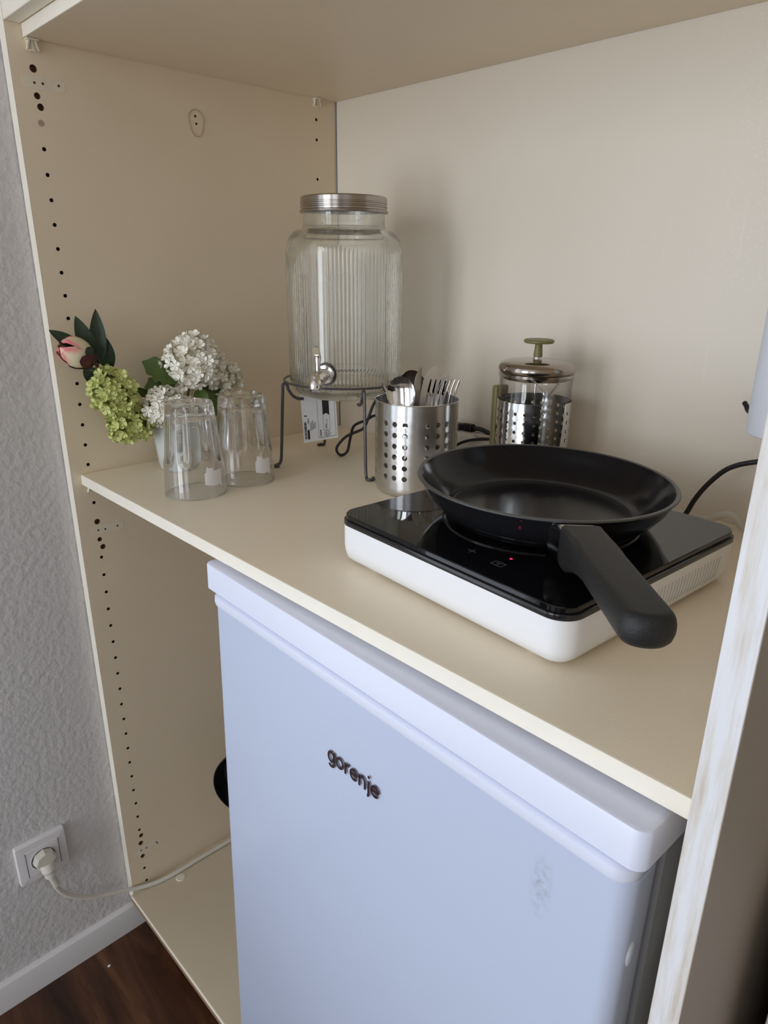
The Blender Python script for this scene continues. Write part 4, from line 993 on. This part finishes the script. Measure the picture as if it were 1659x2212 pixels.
tube(th, [(.70, .500, -.0112), (.60, .500, -.0112), (.55, .500, .006), (.49, .498, .038), (.455, .490, .0400), (.434, .475, .0425), (.405, .462, .0385), (.386, .450, .0310), (.372, .437, .0160), (.352, .428, -.002), (.335, .425, -.0108), (.300, .430, -.0112), (.262, .425, .020),
          (.2425, .4130, .0420), (.2316, .4083, .0581), (.2202, .3952, .0501), (.2071, .3801, .0404), (.2028, .3752, .0200), (.199, .3708, -.0048), (.191, .3616, -.0112), (.1868, .3569, .0011), (.1965, .3679, .0200), (.207, .3801, .0282), (.2175, .3922, .0363), (.2228, .3982, .0525), (.2316, .4083, .0845), (.246, .428, .1000), (.270, .455, .060), (.30, .480, .020), (.33, .505, -.004), (.37, .515, -.0112)], .0024, 10, 6)
to = obj('thin_cable', th, black_pl); tag(to, 'thin black cable looping out between the wire stand legs', 'cable'); origin_to(to, (.2, .37, ZC))
bc = newbm(); tube(bc, [(.735, .400, .012), (.738, .440, .000), (.742, .468, -.008), (.7482, .480, -.0023), (.7569, .480, .0198), (.7683, .480, .0413), (.7847, .480, .0632), (.7994, .480, .0747), (.8204, .480, .0837), (.86, .485, .096), (.91, .495, .11), (.955, .505, .16), (.965, .508, .30)], .0032, 12, 6)
bo = obj('hob_lead', bc, black_pl); tag(bo, 'black hob lead rising behind the hob to the right', 'power cord'); origin_to(bo, (.75, .48, ZC))
wc = newbm(); tube(wc, [(.69, .502, -.0095), (.74, .498, -.0090), (.7726, .492, -.0060), (.7831, .488, .0010), (.7933, .484, .0080), (.803, .483, .0105), (.811, .485, .0060), (.817, .490, -.003), (.83, .498, -.0088), (.88, .503, -.0092), (.96, .505, -.0092)], .0046, 12, 6)
wo = obj('white_cable', wc, white_pl); tag(wo, 'thick white cable hump at the back right of the worktop', 'cable'); origin_to(wo, (.80, .49, ZC))

# ------------------------------------------------------------------ white cylinder hanging at the right
pr2 = thing('paper_roll', 'bluish white cylinder hanging at the back right, partly hidden by the scuffed panel', 'paper roll', (.868, .455, .128))
b_ = newbm(); lathe(b_, [(.021, 0), (.0535, 0), (.0550, .0012), (.0550, .252), (.0535, .2535), (.021, .2535), (.021, 0)], 72); obj('roll', b_, roll_m, pr2)
b_ = newbm(); lathe(b_, [(.0212, -.0008), (.0212, .2545), (.0198, .2545), (.0198, -.0008), (.0212, -.0008)], 40); obj('core', b_, mat('cardboard tube', (.45, .34, .22), .8), pr2)
rh = thing('roll_holder', 'black wire hook sticking out beside the hanging white cylinder', 'holder', (.868, .455, .388))
b_ = newbm()
tube(b_, [(.7885, .502, .1480), (.7925, .4985, .1450), (.7975, .4935, .1405), (.8045, .490, .1405), (.83, .505, .142), (.868, .515, .15), (.868, .517, .25), (.868, .515, .40), (.868, .49, .412), (.868, .455, .408), (.868, .455, .39), (.868, .455, .16)], .0030, 10, 6)
obj('wire', b_, black_pl, rh, True)
b_ = newbm(); box(b_, .850, .5195, .36, .886, .5238, .43, .0015); obj('wall_plate', b_, black_pl, rh, True)

# ------------------------------------------------------------------ lights
def area(name, loc, rot, sx_, sy_, power, col):
    l = bpy.data.lights.new(name, 'AREA'); l.shape = 'RECTANGLE'; l.size = sx_; l.size_y = sy_; l.energy = power; l.color = col
    o = bpy.data.objects.new(name, l); COL.objects.link(o); o.location = loc; o.rotation_euler = rot; return o
# daylight standing in the window opening of the left wall
area('window_daylight', (-0.135, (WY0+WY1)/2, (WZ0+WZ1)/2), (0, -PI/2, 0), WZ1-WZ0, WY1-WY0, 10, (0.86, 0.93, 1.0))
# daylight in the window of the wall opposite the wardrobe
area('window_daylight', ((FX0+FX1)/2, FY-.115, (FZ0+FZ1)/2), (PI/2, 0, 0), FX1-FX0, FZ1-FZ0, 50, (0.88, 0.94, 1.0))
area('window_daylight', ((GX0+GX1)/2, FY-.115, (FZ0+FZ1)/2), (PI/2, 0, 0), GX1-GX0, FZ1-FZ0, 15, (0.92, 0.96, 1.0))  # added fill in an invented right-hand window, brightens hob side and back wall
wd = bpy.data.worlds.new('world'); SC.world = wd; wd.use_nodes = True
wd.node_tree.nodes['Background'].inputs['Color'].default_value = (0.75, 0.85, 1, 1); wd.node_tree.nodes['Background'].inputs['Strength'].default_value = 1.0

# ------------------------------------------------------------------ camera
cam = bpy.data.cameras.new('camera'); co = bpy.data.objects.new('camera', cam); COL.objects.link(co); SC.camera = co
cam.sensor_fit = 'VERTICAL'; cam.sensor_height = 24.0; cam.sensor_width = 18.0; cam.lens = 1500.80/2212*24.0; cam.clip_start = 0.01
rx, ro, rz = 1.22798, 0.00902, 0.80168
co.matrix_world = Matrix.Translation((1.09053, -.40147, .30378)) @ Matrix.Rotation(rz, 4, 'Z') @ Matrix.Rotation(rx, 4, 'X') @ Matrix.Rotation(ro, 4, 'Z')

# lift the whole place so that the floor lies at z = 0
for o in list(COL.objects):
    if o.parent is None: o.location.z += Z0

SC.view_settings.view_transform = 'Standard'; SC.view_settings.look = 'None'; SC.view_settings.exposure = -0.14; SC.view_settings.gamma = 1
SC.view_settings.use_curve_mapping = False
SC.cycles.max_bounces = 14; SC.cycles.transmission_bounces = 14; SC.cycles.glossy_bounces = 6; SC.cycles.diffuse_bounces = 6; SC.cycles.transparent_max_bounces = 12
SC.cycles.use_denoising = True; SC.cycles.sample_clamp_indirect = 12.0; SC.cycles.caustics_refractive = True; SC.cycles.blur_glossy = 0.5
